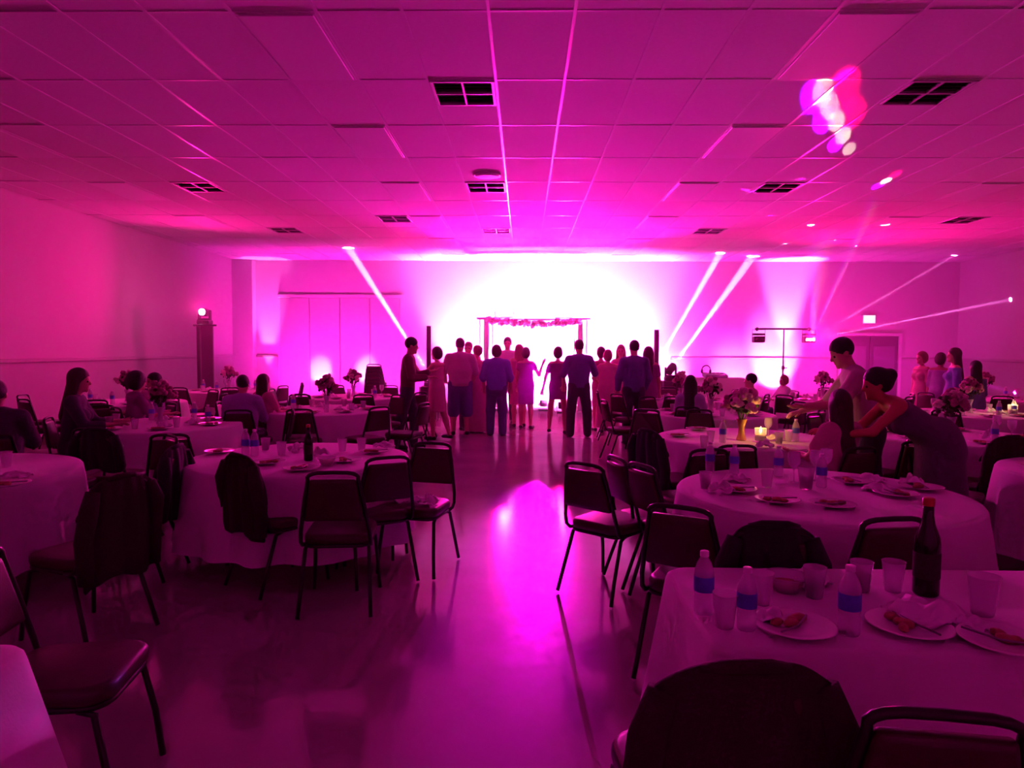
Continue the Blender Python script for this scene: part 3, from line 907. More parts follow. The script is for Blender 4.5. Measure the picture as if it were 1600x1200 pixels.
# patches of stray light that this fixture throws on the ceiling: (pixel of patch, colour, strength, cone, stretch, turn)
BLUE, RED, WARM = (.30, .0, 1.0), (1, .0, .12), (1, .86, .74)
for (px, py, c, k, an, sc, rl) in ((1285, 150, WARM, 2.0, 1.0, None, 0), (1296, 172, WARM, 2.0, 1.0, None, 0), (1306, 194, WARM, 2.0, 1.0, None, 0), (1317, 216, WARM, 1.8, 1.0, None, 0), (1326, 236, WARM, 1.2, .9, None, 0),
        (1316, 150, RED, 5, 1.6, None, 0), (1330, 185, RED, 4.4, 1.5, None, 0), (1268, 160, BLUE, 10, 1.2, None, 0), (1284, 195, BLUE, 10, 1.2, None, 0), (1304, 230, BLUE, 9, 1.1, None, 0),
        (1370, 293, BLUE, 11, 1.2, None, 0), (1383, 285, WARM, 3.5, 1.1, None, 0), (1397, 275, RED, 3.0, 1.1, None, 0),
        (1267, 353, WHITE, .9, 2.4, None, 0), (1304, 375, WHITE, .7, 2.2, None, 0), (1384, 351, WHITE, .9, 2.2, None, 0), (1228, 381, WHITE, .5, 2.4, None, 0),
        (1172, 300, MAG, 2.6, 1.6, (1, .4), -.6), (1203, 338, MAG, 2.0, 1.6, (1, .4), .4), (1250, 282, MAG, 1.5, 1.2, (1, .4), 0)):
    spot('stray_lamp', ef, src, atZ(px, py, ZC), 5200 * k, c, an, .35, .01, sc, rl)

for (px, py, Y, c, k, an) in ((22, 1120, 1.95, (.20, .08, 1.0), .45, .8), (92, 1150, 1.8, (1.0, .02, .6), .5, .4), (70, 1075, 1.9, (.35, .12, 1), .25, .5)):
    spot('stray_lamp', ef, src, atY(px, py, Y), 5200 * k, c, an, .8, .01)
# magenta pool on the aisle floor, from a par can on the arch
# ---- flower arch and garland
AY = 17.6
al, ar = atY(750, 500, AY), atY(917, 500, AY)
arch = tag(empty('wedding_arch', ((al.x + ar.x) / 2, AY, 0)), 'white draped wedding arch with two posts before the end wall', 'arch')
hw = (ar.x - al.x) / 2; az = al.z + .02
for s in (-1, 1):
    for dx in (0, -s * .32):
        MB().box((s * hw + dx, 0, az / 2), (.03, .03, az), bev=.006).build('post', 'drape', arch)
    MB().box((s * (hw - .16), 0, az + .02), (.50, .14, .05), bev=.01).build('capital', 'metal_grey', arch)
    d = MB(); rings = []
    for i in range(9):
        z = az - .02 - i * (az - .05) / 8
        rings.append([(s * (hw - .16) + (.05 + .015 * math.sin(i * .9) + .01 * math.sin(5 * t_)) * math.cos(t_), .02 + (.06 + .012 * math.sin(7 * t_)) * math.sin(t_), z) for t_ in [2 * math.pi * j / 24 for j in range(24)]])
    d.loft(rings); d.build('drape', 'drape', arch)
MB().box((0, 0, az), (2 * hw - .3, .06, .05), bev=.01).build('crossbeam', 'drape', arch)
gar = tag(empty('garland', (arch.location.x, AY - .10, 0)), 'rose and cream flower garland hung along the arch beam', 'garland')
rg = random.Random(5)
core = [(-hw + .22 + t_ * (2 * hw - .44), 0, az - .02 - .10 * math.sin(math.pi * t_)) for t_ in [i / 20 for i in range(21)]]
MB().tube(core, .035, 8).build('vine', 'leafy', gar)
petal = {}
for nm in ('petal_rose', 'petal_cream'):
    b_ = MB()
    for k in range(7):
        an = k * 2.4; rr = .045 if k else .0
        b_.ball((rr * math.cos(an), rr * math.sin(an) * .6, rr * .5 * math.sin(an * 2)), (.040, .034, .038), 7, 4)
    petal[nm] = b_.mesh('flower')
for i in range(46):
    t_ = (i + rg.uniform(-.3, .3)) / 45
    zc = az - .03 - .10 * math.sin(math.pi * t_)
    o = obj('flower', petal['petal_rose' if i % 3 else 'petal_cream'], 'petal_rose' if i % 3 else 'petal_cream', gar, (-hw + .2 + t_ * (2 * hw - .4), rg.uniform(-.03, .0), zc + rg.uniform(-.05, .05)))
    s_ = rg.uniform(.8, 1.3); o.scale = (s_, s_, s_); o.rotation_euler = (rg.uniform(0, 3), rg.uniform(0, 3), rg.uniform(0, 3))
for i, (x, y, z, where, tg, k) in enumerate(((arch.location.x - .75, AY, az + .03, 'on the left half of the flower arch', (-2.5, 7, 3.4), 1.0), (arch.location.x + .75, AY, az + .03, 'on the right half of the flower arch', (3.5, 7, 3.4), 1.0))):
    lab = 'added LED wash light filling the hall ' + where
    if i == 0: o = tag(wash, lab, 'stage light', 'added wash lights'); o.location = (x, y, z)
    else: o = inst(wash, (x, y, z), 0, lab, 'stage light', 'added wash lights')
    spot('fill_lamp', o, (x, y - .12, z + .19), tg, K_WASH * k, (1, .003, .30), 165, .9, .08)  # added fill for the whole hall
    spot('fill_lamp', o, (x, y - .13, z + .22), (.3 + x * 2.0, 11.5, 4.3), K_WASH * 3.3, (1, .010, .64), 62, 1.0, .08)  # added magenta fill for the middle of the ceiling
spot('fill_lamp', ef, src + Vector((0, -.03, 0)), (8.5, 8, 3.2), K_WASH * .75, PINK, 165, .9, .05)  # added hall fill set at the effect light
spot('fill_lamp', mh, (tp.x + .05, 14.3, tp.z + .34), (-3, 7, 3.6), K_WASH * .25, PINK, 165, .9, .05)  # added hall fill set at the totem head
# par can clamped to the arch, lighting the aisle
pq = Vector((.46, AY, az - .10))
pc = tag(empty('par_can', (pq.x, AY + .02, pq.z - .16)), 'small par can hung behind the flower garland', 'stage light')
MB().tube([(0, 0, .16), (0, 0, .27)], .014, 8).build('clamp', 'metal_black', pc)
tgt = atZ(820, 848, 0)
pv = Vector((pq.x, AY + .02, pq.z)); dv = (tgt - pv).normalized(); qv = dv.to_track_quat('Z', 'Y').to_matrix()
bb_ = MB().lathe([(.06, -.12), (.075, -.08), (.08, .10)], 16); bb_.v = [tuple(Vector((0, 0, .16)) + qv @ Vector(p)) for p in bb_.v]; bb_.build('can', 'metal_black', pc)
spot('aisle_lamp', pc, pv + dv * .24, tgt, 30000, (1, .0, 1.0), 6.0, 1.0, .05)
# equipment table with a white cover
ep = atY(1113, 590, 16.9)
eq = tag(empty('equipment_table', (ep.x, 16.9, 0)), 'low equipment table under a white cover before the end wall', 'table')
MB().box((0, 0, ep.z - .02), (1.5, .6, .04), bev=.01).build('tabletop', 'cloth_white', eq)
MB().box((0, -.29, (ep.z - .04) / 2), (1.5, .02, ep.z - .04)).build('front_cover', 'cloth_white', eq)
for sx in (-1, 1): MB().box((sx * .74, 0, (ep.z - .04) / 2), (.02, .58, ep.z - .04)).build('side_cover', 'cloth_white', eq)
mx = tag(empty('mixer', (ep.x + .05, 16.85, ep.z)), 'dark mixing console on the equipment table', 'mixer')
MB().box((0, 0, .05), (.55, .36, .10), bev=.02, M=Matrix.Rotation(R(8), 3, 'X')).build('console', 'metal_grey', mx)
for q in range(5): MB().tube([(-.2 + .1 * q, -.05, .09), (-.2 + .1 * q, -.05, .13)], .015, 8).build('knob', 'cap_white', mx)
hp_ = tag(empty('headphones', (ep.x - .18, 16.8, ep.z + .10)), 'round headphones standing on the mixing console', 'headphones')
MB().tube([(.10 * math.cos(t_), 0, .10 + .10 * math.sin(t_)) for t_ in [math.pi * (-.15 + 1.3 * i / 12) for i in range(13)]], .016, 8).build('headband', 'metal_black', hp_)
for s in (-1, 1):
    o = MB().lathe([(.03, 0), (.05, .01), (.05, .04), (.03, .05)], 12).build('ear_cup', 'metal_black', hp_); o.location = (s * .10 - .025, 0, .055); o.rotation_euler = (0, R(90), 0)

# ------------------------------------------------------------------ haze in the beams
hz = MB().box((cx, 14.6, ZC / 2 + .004), (XR - XL - .1, 8.2, ZC - .06)).build('stage_haze', None)
hm = bpy.data.materials.new('haze'); hm.use_nodes = True
nt = hm.node_tree
for n in list(nt.nodes):
    if n.type != 'OUTPUT_MATERIAL': nt.nodes.remove(n)
vs = nt.nodes.new('ShaderNodeVolumeScatter'); vs.inputs['Density'].default_value = HAZE; vs.inputs['Anisotropy'].default_value = 0.25
nt.links.new(vs.outputs[0], [n for n in nt.nodes if n.type == 'OUTPUT_MATERIAL'][0].inputs['Volume'])
hz.data.materials.append(hm)
tag(hz, 'thin stage haze hanging over the dance floor', 'haze', kind='stuff')

# ------------------------------------------------------------------ banquet chair
def rrect(w, d, r, n=5):
    out = []
    for (sx, sy, a0) in ((1, 1, 0), (-1, 1, 90), (-1, -1, 180), (1, -1, 270)):
        for i in range(n):
            a = R(a0 + 90 * i / (n - 1)); out.append((sx * (w / 2 - r) + r * math.cos(a), sy * (d / 2 - r) + r * math.sin(a)))
    return out
CH = .90
def make_chair():
    t = empty('banquet_chair')
    b = MB()
    rings = []
    for (z, k) in ((.425, .90), (.432, .97), (.452, 1.0), (.472, .985), (.484, .93), (.489, .80)):
        w = .425 * k if k > .9 else .425 - (1 - k) * .42 * .5
        rings.append([(x * (1 - .06 * (-y / .21 + 1) / 2), y + .01, z + .006 * (1 - (x / .21) ** 2)) for x, y in rrect(.425 - (1 - k) * .22, .425 - (1 - k) * .22, .09, 6)])
    b.loft(rings); b.build('seat', 'vinyl', t)
    MB().tube([(x, y + .01, .418) for x, y in rrect(.39, .39, .07, 4)], .012, 6, closed=True).build('seat_frame', 'metal_black', t)
    pts = [(.195, -.10, .416), (.205, -.17, .425), (.207, -.205, .455), (.203, -.222, .52), (.170, -.262, .72), (.146, -.285, .84)]
    arc = [(.150 * math.cos(a), -.287 - .008 * math.sin(a), .842 + (CH - .854) * math.sin(a) ** .8 if math.sin(a) > 0 else .842) for a in [math.pi * i / 10 for i in range(1, 10)]]
    full = pts + [(math.copysign(min(.15, abs(x) ** .5 * .39), x), y, z) for x, y, z in arc] + [(-x, y, z) for x, y, z in pts[::-1]]
    MB().tube(full, .0125, 8).build('back_frame', 'metal_black', t)
    # padded back, tapering upwards, open slot above it
    b = MB(); rings = []
    def ringat(z, w, th, yb):
        return [(x, yb - .03 * (1 - (x / (w / 2 + .01)) ** 2) + y, z) for x, y in rrect(w, th, th * .48, 4)]
    for (z, k) in ((.59, .6), (.596, .9), (.615, 1), (.69, 1), (.77, 1), (.825, 1), (.842, .9), (.848, .6)):
        w = .385 - (z - .53) / .31 * .115
        yb = -.222 - (z - .52) * .20
        rings.append(ringat(z, w - (1 - k) * .04, .042 * k, yb))
    b.loft(rings); b.build('backrest', 'vinyl', t)
    for sx in (-1, 1):
        MB().tube([(sx * .185, .12, .41), (sx * .192, .175, .395), (sx * .205, .215, .20), (sx * .215, .235, .012)], .0125, 8).build('leg', 'metal_black', t)
        MB().tube([(sx * .185, -.10, .41), (sx * .192, -.15, .395), (sx * .205, -.235, .16), (sx * .215, -.285, .012)], .0125, 8).build('leg', 'metal_black', t)
    return t
chair0 = make_chair()
USED = [False]
GC = 'dark banquet chairs'
def chair(x, y, yaw, label, group=GC, z=0):
    if not USED[0]:
        USED[0] = True; chair0.location = (x, y, z); chair0.rotation_euler[2] = yaw
        return tag(chair0, label, 'chair', group)
    return inst(chair0, (x, y, z), yaw, label, 'chair', group)
def back_at(px, py, yaw, label, ztop=CH, group=GC, bk=.29):
    """Chair whose top rail is seen at that pixel."""
    p = atZ(px, py, ztop)
    return chair(p.x - math.sin(yaw) * bk, p.y + math.cos(yaw) * bk, yaw, label, group)

def coat(ch, label, m='coat_dark', wide=.47, drop=.50, front=.18, seed=1):
    """Jacket hung over a chair's back, sleeves at the sides."""
    rg = random.Random(seed)
    t = tag(empty('coat', ch.location, ch.rotation_euler[2]), label, 'coat', 'coats hung on chairs')
    prof = []
    zt = CH + .022
    for i in range(5): prof.append((-.225 + .0 - (i / 4) * .03, zt - front + i / 4 * (front - .03)))
    prof += [(-.275, zt - .005), (-.295, zt + .004), (-.318, zt - .008)]
    for i in range(1, 8): prof.append((-.325 + .0 + i / 7 * .012, zt - .03 - (drop - .03) * i / 7))
    nu = 17; vs = []; fs = []
    for k, (y, z) in enumerate(prof):
        back = k >= 7
        for i in range(nu):
            u = i / (nu - 1) * 2 - 1
            dz = CH + .02 - z
            w = wide / 2 * (.80 + .20 * min(1, dz / .16)) * (1 + .10 * dz)
            shoulder = .055 * abs(u) ** 3.2 * (1 if dz < .12 else .4)
            fold = .016 * math.sin(u * 9 + seed + z * 4) * min(1, dz * 4) + .010 * math.sin(u * 17 + seed * 2)
            wrap = .045 * u * u * (1 if back else -.2)
            zz = z - shoulder + (rg.uniform(-.006, .006)) + (.02 * math.sin(u * 5 + seed) if k == len(prof) - 1 else 0)
            vs.append((u * w, y - fold * (1 if back else .3) + wrap, zz))
    for k in range(len(prof) - 1):
        for i in range(nu - 1):
            a = k * nu + i; fs.append((a, a + 1, a + nu + 1, a + nu))
    o = MB().add(vs, fs, True).build('coat_body', m, t)
    sm = o.modifiers.new('thick', 'SOLIDIFY'); sm.thickness = .016; sm.offset = 0
    sb = o.modifiers.new('smooth', 'SUBSURF'); sb.levels = 1; sb.render_levels = 1
    for s in (-1, 1):
        x0 = s * wide * .37
        MB().tube([(x0, -.29, zt - .06), (x0 + s * .035, -.30, zt - .16), (x0 + s * .045, -.285 + rg.uniform(-.02, .02), zt - .32), (x0 + s * .035, -.27, zt - drop * .98)], [.035, .046, .044, .040], 10).build('sleeve', m, t)
    MB().tube([(-.10, -.30, zt - .010), (-.05, -.315, zt + .002), (.05, -.315, zt + .002), (.10, -.30, zt - .010)], [.010, .016, .016, .010], 8).build('collar', m, t)
    return t

# ------------------------------------------------------------------ tables under white cloths
TR = .84; TZ = .76
def cloth_round(seed, hem=.17, r0=TR, folds=15, z0=TZ):
    n = 120; rg = random.Random(seed)
    ph = [rg.uniform(0, 6.28) for _ in range(4)]
    vs = []; fs = []
    rows = [(0, 0)] + [(r, 0) for r in (.3, .6, .85, .97)] + [(1.0, .006), (1.012, .02)] + [(1.02, .04 + d * (z0 - hem - .04)) for d in (.12, .28, .46, .64, .82, 1)]
    for (r, d) in rows:
        for j in range(n):
            a = 2 * math.pi * j / n
            q = max(0, d - .03) / (z0 - hem)
            f = math.sin(folds * a + ph[0]) * .55 + math.sin((folds - 6) * a + ph[1]) * .3 + math.sin((folds + 5) * a + ph[2]) * .25
            rr = r0 * r + q * (.045 + .06 * f)
            vs.append((rr * math.cos(a), rr * math.sin(a), z0 - d + (.012 * math.sin(3 * a + ph[3]) if d > .5 else 0)))
    for i in range(len(rows) - 1):
        for j in range(n):
            j2 = (j + 1) % n
            fs.append((i * n + j, (i + 1) * n + j, (i + 1) * n + j2, i * n + j2))
    return MB().add(vs, fs, True)
def folding_round(x, y, label):
    t = tag(empty('round_table', (x, y, 0)), label, 'table', 'round banquet tables')
    MB().lathe([(TR - .03, TZ - .035), (TR - .015, TZ - .03), (TR - .015, TZ - .012), (TR - .03, TZ - .006)], 40).build('tabletop', 'table_wood', t)
    for sx in (-1, 1):
        for sy in (-1, 1):
            MB().tube([(sx * .42, sy * .30, TZ - .03), (sx * .44, sy * .34, .0)], .015, 8).build('leg', 'metal_grey', t)
    return t
TABLES = {}
def table(key, x, y, where, seed):
    folding_round(x, y, 'round folding table under the white cloth ' + where)
    o = cloth_round(seed).build('tablecloth', 'cloth_white', None, (x, y, 0), random.Random(seed).uniform(0, 6))
    tag(o, 'white cloth draped over the round table ' + where, 'tablecloth', 'white round tablecloths')
    TABLES[key] = (x, y, where)
def rect_table(x0, x1, y0, y1, where, seed, flare=.09, hem=.12, fold=.028):
    t = tag(empty('folding_table', ((x0 + x1) / 2, (y0 + y1) / 2, 0)), 'long folding table under the white cloth ' + where, 'table')
    w, d = x1 - x0, y1 - y0
    MB().box((0, 0, TZ - .02), (w - .08, d - .08, .03), bev=.006).build('tabletop', 'table_wood', t)
    for sx in (-1, 1):
        for sy in (-1, 1):
            MB().tube([(sx * (w / 2 - .2), sy * (d / 2 - .1), TZ - .03), (sx * (w / 2 - .2), sy * (d / 2 - .08), 0)], .014, 8).build('leg', 'metal_grey', t)
    # cloth: outline of the top walked all round, corners dropping in deeper folds
    per = []
    cr_ = .07
    def arc_(cx_, cy_, a0):
        for i in range(7):
            an = R(a0 + 90 * i / 7); per.append((cx_ + cr_ * math.cos(an), cy_ + cr_ * math.sin(an), math.cos(an), math.sin(an)))
    N = 40
    for i in range(N): per.append((-w / 2 + cr_ + (w - 2 * cr_) * i / N, -d / 2, 0, -1))
    arc_(w / 2 - cr_, -d / 2 + cr_, -90)
    for i in range(18): per.append((w / 2, -d / 2 + cr_ + (d - 2 * cr_) * i / 18, 1, 0))
    arc_(w / 2 - cr_, d / 2 - cr_, 0)
    for i in range(N): per.append((w / 2 - cr_ - (w - 2 * cr_) * i / N, d / 2, 0, 1))
    arc_(-w / 2 + cr_, d / 2 - cr_, 90)
    for i in range(18): per.append((-w / 2, d / 2 - cr_ - (d - 2 * cr_) * i / 18, -1, 0))
    arc_(-w / 2 + cr_, -d / 2 + cr_, 180)
    n = len(per); rg = random.Random(seed); ph = rg.uniform(0, 6); ph2 = rg.uniform(0, 6)
    vs = []; fs = []; s = 0
    rows = [(.0, 0), (.5, 0), (.95, 0), (.985, .002), (1.0, .012), (1.004, .028)] + [(1.004, .04 + q * (TZ - hem - .04)) for q in (.1, .25, .45, .65, .85, 1)]
    for (k, dr) in rows:
        s = 0
        for j, (px, py, nx, ny) in enumerate(per):
            q = max(0, dr - .02) / (TZ - hem)
            cxn = max(0, 1 - min(abs(abs(px) - w / 2), 9) / .22) * max(0, 1 - abs(abs(py) - d / 2) / .22)
            f = math.sin(j * .62 + ph) * .6 + math.sin(j * .31 + ph2) * .5
            off = q * (flare + fold * f)
            ox, oy = nx * off, ny * off
            if cxn > 0:
                g = Vector((math.copysign(1, px), math.copysign(1, py))).normalized()
                ox += g.x * q * .06 * cxn; oy += g.y * q * .06 * cxn
            vs.append((px * k + ox, py * k + oy, TZ + .004 - dr))
    for i in range(len(rows) - 1):
        for j in range(n):
            j2 = (j + 1) % n; fs.append((i * n + j, (i + 1) * n + j, (i + 1) * n + j2, i * n + j2))
    o = MB().add(vs, fs, True).build('tablecloth', 'cloth_white', None, ((x0 + x1) / 2, (y0 + y1) / 2, 0))
    tag(o, 'white cloth hanging to the floor over the long table ' + where, 'tablecloth')
def tpos(px, py): return atZ(px, py, TZ)

# ------------------------------------------------------------------ tableware prototypes, moved into place the first time they are used
ZT = TZ + .004
def water_bottle():
    t = empty('water_bottle')
    MB().lathe([(.028, 0), (.032, .006), (.032, .055), (.030, .062), (.032, .07), (.0325, .075), (.0325, .13), (.032, .14), (.030, .15), (.024, .17), (.014, .188), (.0125, .195)], 18).build('bottle_body', 'clear', t)
    MB().lathe([(.0332, .078), (.0334, .08), (.0334, .126), (.0332, .128)], 18, capb=False, capt=False).build('bottle_label', 'label_blue', t)
    MB().lathe([(.0145, .192), (.0148, .194), (.0148, .208), (.013, .21)], 14).build('bottle_cap', 'cap_white', t)
    return t
def glass_bottle():
    t = empty('dark_bottle')
    MB().lathe([(.030, 0), (.034, .006), (.034, .14), (.031, .165), (.018, .20), (.014, .225), (.0135, .262)], 18).build('bottle_body', 'bottle_dark', t)
    MB().lathe([(.0345, .05), (.0347, .052), (.0347, .12), (.0345, .122)], 18, capb=False, capt=False).build('bottle_label', 'coat_brown', t)
    MB().lathe([(.0155, .252), (.016, .255), (.016, .272), (.012, .275)], 12).build('bottle_cap', 'cap_red', t)
    return t
def cup(drink=True):
    t = empty('plastic_cup')
    MB().lathe([(.026, .0), (.028, .003), (.039, .105), (.0405, .108), (.0385, .107), (.0265, .006), (.001, .005)], 20, capb=True, capt=False).build('cup_wall', 'clear_cup', t)
    if drink: MB().lathe([(.0255, .008), (.032, .062), (.001, .0625)], 16).build('drink', 'cola', t)
    return t
def plate_food(food=True):
    t = empty('dinner_plate')
    MB().lathe([(.055, 0), (.06, .002), (.085, .008), (.122, .018), (.125, .020), (.120, .0215), (.085, .0125), (.06, .0085), (.001, .008)], 28, capt=False).build('dish', 'plate', t)
    if food:
        b = MB(); rg = random.Random(11)
        for k in range(5): b.ball((rg.uniform(-.05, .05), rg.uniform(-.04, .04), .018), (rg.uniform(.018, .03), rg.uniform(.015, .028), .012), 8, 5)
        b.build('leftovers', 'food', t)['kind'] = 'stuff'
    MB().tube([(-.09, -.06, .026), (.0, -.02, .019), (.07, .03, .025)], .0035, 6).build('fork', 'metal_grey', t)
    return t
def crumple(seed, r=.09, hgt=.05):
    rg = random.Random(seed); n = 14; vs = []; fs = []
    for i in range(n):
        for j in range(n):
            u, v = i / (n - 1) * 2 - 1, j / (n - 1) * 2 - 1
            z = hgt * (.55 + .45 * math.sin(u * 4 + seed) * math.cos(v * 5 + seed * 2)) * max(0, 1 - .6 * (u * u + v * v)) + rg.uniform(0, .012)
            vs.append((u * r * (1 - .2 * v * v) + rg.uniform(-.006, .006), v * r * .8 * (1 - .15 * math.sin(u * 3)) + rg.uniform(-.006, .006), max(.003, z)))
    for i in range(n - 1):
        for j in range(n - 1): a = i * n + j; fs.append((a, a + n, a + n + 1, a + 1))
    o = MB().add(vs, fs, True).build('paper_napkin', 'paper')
    sm = o.modifiers.new('thick', 'SOLIDIFY'); sm.thickness = .003; sm.offset = 1
    return o
def bowl():
    t = empty('plastic_bowl')
    MB().lathe([(.040, 0), (.044, .003), (.070, .055), (.078, .060), (.075, .061), (.066, .054), (.042, .008), (.001, .007)], 24, capt=False).build('bowl_wall', 'clear_cup', t)
    MB().lathe([(.038, .009), (.055, .03), (.001, .034)], 14).build('leftovers', 'food', t)
    return t
def wine_glass():
    t = empty('wine_glass')
    MB().lathe([(.034, 0), (.034, .003), (.006, .008), (.0045, .02), (.0045, .085), (.012, .095), (.034, .12), (.040, .15), (.036, .20), (.0348, .20), (.0385, .15), (.032, .122), (.010, .099), (.001, .097)], 18, capt=False).build('glass_bowl', 'clear', t)
    return t
def centerpiece(lit=False, seed=1, cream=False):
    t = empty('flower_vase')
    rg = random.Random(seed)
    MB().lathe([(.045, 0), (.048, .004), (.030, .06), (.028, .12), (.05, .20), (.046, .20), (.025, .12), (.02, .02)], 18, capt=False).build('vase', 'amber' if lit else 'clear', t)
    b = MB()
    for k in range(12):
        a = rg.uniform(0, 6.28); r = rg.uniform(.03, .13); z = rg.uniform(.30, .44)
        b.tube([(.0, 0, .05), (r * .3 * math.cos(a), r * .3 * math.sin(a), .2), (r * math.cos(a), r * math.sin(a), z)], .004, 5)
        for q in range(4):
            c_ = (r * math.cos(a) + rg.uniform(-.05, .05), r * math.sin(a) + rg.uniform(-.05, .05), z + rg.uniform(-.08, .02))
            b.ball(c_, (.03, .012, .022), 6, 3)
    o = b.build('foliage', 'leafy', t); o['kind'] = 'stuff'
    for k in range(11):
        a = k * 2.4; r = .03 + .012 * k
        nm = 'petal_cream' if (k % 3 == 0) != cream else 'petal_rose'
        q = obj('flower', petal[nm], nm, t, (r * math.cos(a), r * math.sin(a), .45 - .012 * k + rg.uniform(-.02, .02)))
        q.rotation_euler = (rg.uniform(0, 3), rg.uniform(0, 3), 0); q.scale = (.85,) * 3
    return t
def candle():
    t = empty('candle_glass')
    MB().lathe([(.034, 0), (.036, .003), (.04, .09), (.0385, .09), (.0345, .006), (.001, .005)], 18, capt=False).build('glass_cup', 'clear_cup', t)
    MB().lathe([(.033, .006), (.035, .05), (.001, .052)], 16).build('wax', 'wax', t)
    MB().tube([(0, 0, .05), (0, 0, .058)], .0015, 5).build('wick', 'metal_black', t)
    MB().lathe([(.001, .056), (.007, .064), (.0085, .072), (.005, .088), (.001, .10)], 10).build('flame', 'flame', t)
    return t
protos = {'bottle': water_bottle(), 'dark': glass_bottle(), 'cup': cup(), 'clearcup': cup(False), 'plate': plate_food(), 'cleanplate': plate_food(False), 'napkin': crumple(1), 'napkin2': crumple(4, .075, .07), 'bowl': bowl(), 'wine': wine_glass(),
          'vase': centerpiece(False, 1), 'vase2': centerpiece(False, 2, True), 'litvase': centerpiece(True, 3, True), 'candle': candle()}
CATS = {'bottle': 'bottle', 'dark': 'bottle', 'cup': 'cup', 'clearcup': 'cup', 'plate': 'plate', 'cleanplate': 'plate', 'napkin': 'napkin', 'napkin2': 'napkin', 'bowl': 'bowl', 'wine': 'wine glass', 'vase': 'flower vase', 'vase2': 'flower vase', 'litvase': 'flower vase', 'candle': 'candle'}
PUSED = set()
def put(kind, x, y, label, group=None, rz=None, z=ZT, sc=1.0):
    p = protos[kind]
    rz = random.uniform(0, 6.28) if rz is None else rz
    if kind in PUSED:
        o = inst(p, (x, y, z), rz, label, CATS[kind], group)
    else:
        kids(p); PUSED.add(kind); p.location = (x, y, z); p.rotation_euler = (0, 0, rz); o = tag(p, label, CATS[kind], group)
    o.scale = (sc,) * 3
    return o
def putpx(kind, px, py, label, group=None, rz=None, sc=1.0):
    p = tpos(px, py); return put(kind, p.x, p.y, label, group, rz, sc=sc)

# ------------------------------------------------------------------ the tables
T1 = tpos(468, 714); R2 = tpos(1281, 768)
table('T1', T1.x, T1.y, 'left of the aisle nearest the camera', 11)
table('T2', -4.05, 7.55, 'before the man in lilac', 12)
table('T3', -4.02, 4.60, 'cut off by the left picture edge', 13)
table('T6', -2.75, 9.5, 'left of the aisle, middle of three', 14)
table('T4', -3.0, 12.0, 'left of the aisle near the dancers', 15)
table('T5', -6.2, 10.6, 'near the left wall', 16)
table('T7', -5.9, 13.6, 'beside the light totem', 17)
table('R2', R2.x, R2.y, 'right of the aisle, second from camera', 21)
table('R3', 2.18, 6.75, 'lit by a candle', 22)
table('R5', 2.55, 9.35, 'behind the candlelit table', 23)
table('R4', 2.75, 12.0, 'right of the aisle near the dancers', 24)
table('R6', 4.35, 7.0, 'behind the bending woman', 25)
table('R8', 4.35, 4.85, 'cut off by the right picture edge', 26)
table('R7', 6.2, 9.6, 'right of the standing guests', 27)
table('R9', 5.3, 12.2, 'below the crossbar light stand', 28)
table('R10', 8.4, 12.6, 'in front of the double door', 29)
N1 = (.56, 3.2, 1.93, 2.68)
rect_table(*N1, 'at the lower right', 31)
rect_table(-3.2, -1.40, 1.15, 1.91, 'at the lower left', 32, .15, .12, .055)

def w(key): return TABLES[key][2]
# ------------------------------------------------------------------ chairs one can pick out
cA = back_at(374, 716, R(-38), 'dark banquet chair with a coat over it, left at the near left table')
cB = back_at(520, 735, R(6), 'dark banquet chair seen from behind, in front of the near left table')
cC = back_at(606, 712, R(30), 'dark banquet chair turned towards the near left table, at its right front')
cD = back_at(676, 690, R(166), 'dark banquet chair facing the camera with paper on its seat, beside the aisle', bk=.29)
cE = back_at(913, 722, R(-42), 'dark empty banquet chair standing out in the aisle, right side')
cF = back_at(964, 712, R(-74), 'dark banquet chair seen edge-on behind the empty aisle chair')
cF2 = chair(1.02, 4.45, R(-66), 'dark banquet chair seen edge-on, close to the second right table')
cG = back_at(1012, 676, R(-60), 'dark banquet chair with a black jacket at the candlelit table, aisle side')
cH = back_at(1062, 788, R(-30), 'dark banquet chair seen from behind, left front of the second right table')
cI = back_at(1208, 826, R(-4), 'dark banquet chair under a rounded black coat, in front of the second right table')
cJ = back_at(1396, 806, R(10), 'dark banquet chair with open top rail, right front of the second right table')
cK = back_at(1163, 1050, R(4), 'dark banquet chair under a big coat at the lower right table')
cL = back_at(1478, 1106, R(-8), 'dark banquet chair cut by the bottom edge, right of the big coat')
cM = chair(-1.62, 2.36, R(-82), 'dark banquet chair with wide seat at the lower left, beside the table corner')
cN1 = back_at(150, 674, R(4), 'dark banquet chair seen from behind, left of two before the lilac man\'s table')
cN2 = back_at(265, 677, R(12), 'dark banquet chair seen from behind, right of two before the lilac man\'s table')
cN3 = chair(-2.45, 3.75, R(70), 'dark banquet chair in the gloom right of the cut-off left table')
cN4 = chair(-3.15, 3.35, R(30), 'dark banquet chair in the gloom in front of the cut-off left table')
cN5 = chair(-2.75, 4.75, R(95), 'dark banquet chair in the gloom between the two near left tables')
cO = back_at(1152, 694, R(6), 'dark banquet chair with shiny top rail before the candlelit table')
cO2 = back_at(1108, 700, R(14), 'dark banquet chair left of the shiny-railed one before the candlelit table')
cP = chair(1.45, 8.05, R(170), 'dark banquet chair behind the candlelit table, nearest the aisle')
cP2 = chair(2.15, 8.05, R(182), 'dark banquet chair behind the candlelit table, right of another')
cQ = chair(1.45, 9.9, R(-80), 'dark thin banquet chair at the dance floor edge, beside the aisle')
cU = chair(3.35, 5.75, R(-30), 'dark banquet chair before the table behind the bending woman')
cV = chair(3.95, 5.95, R(10), 'dark banquet chair with a coat before the table behind the bending woman')
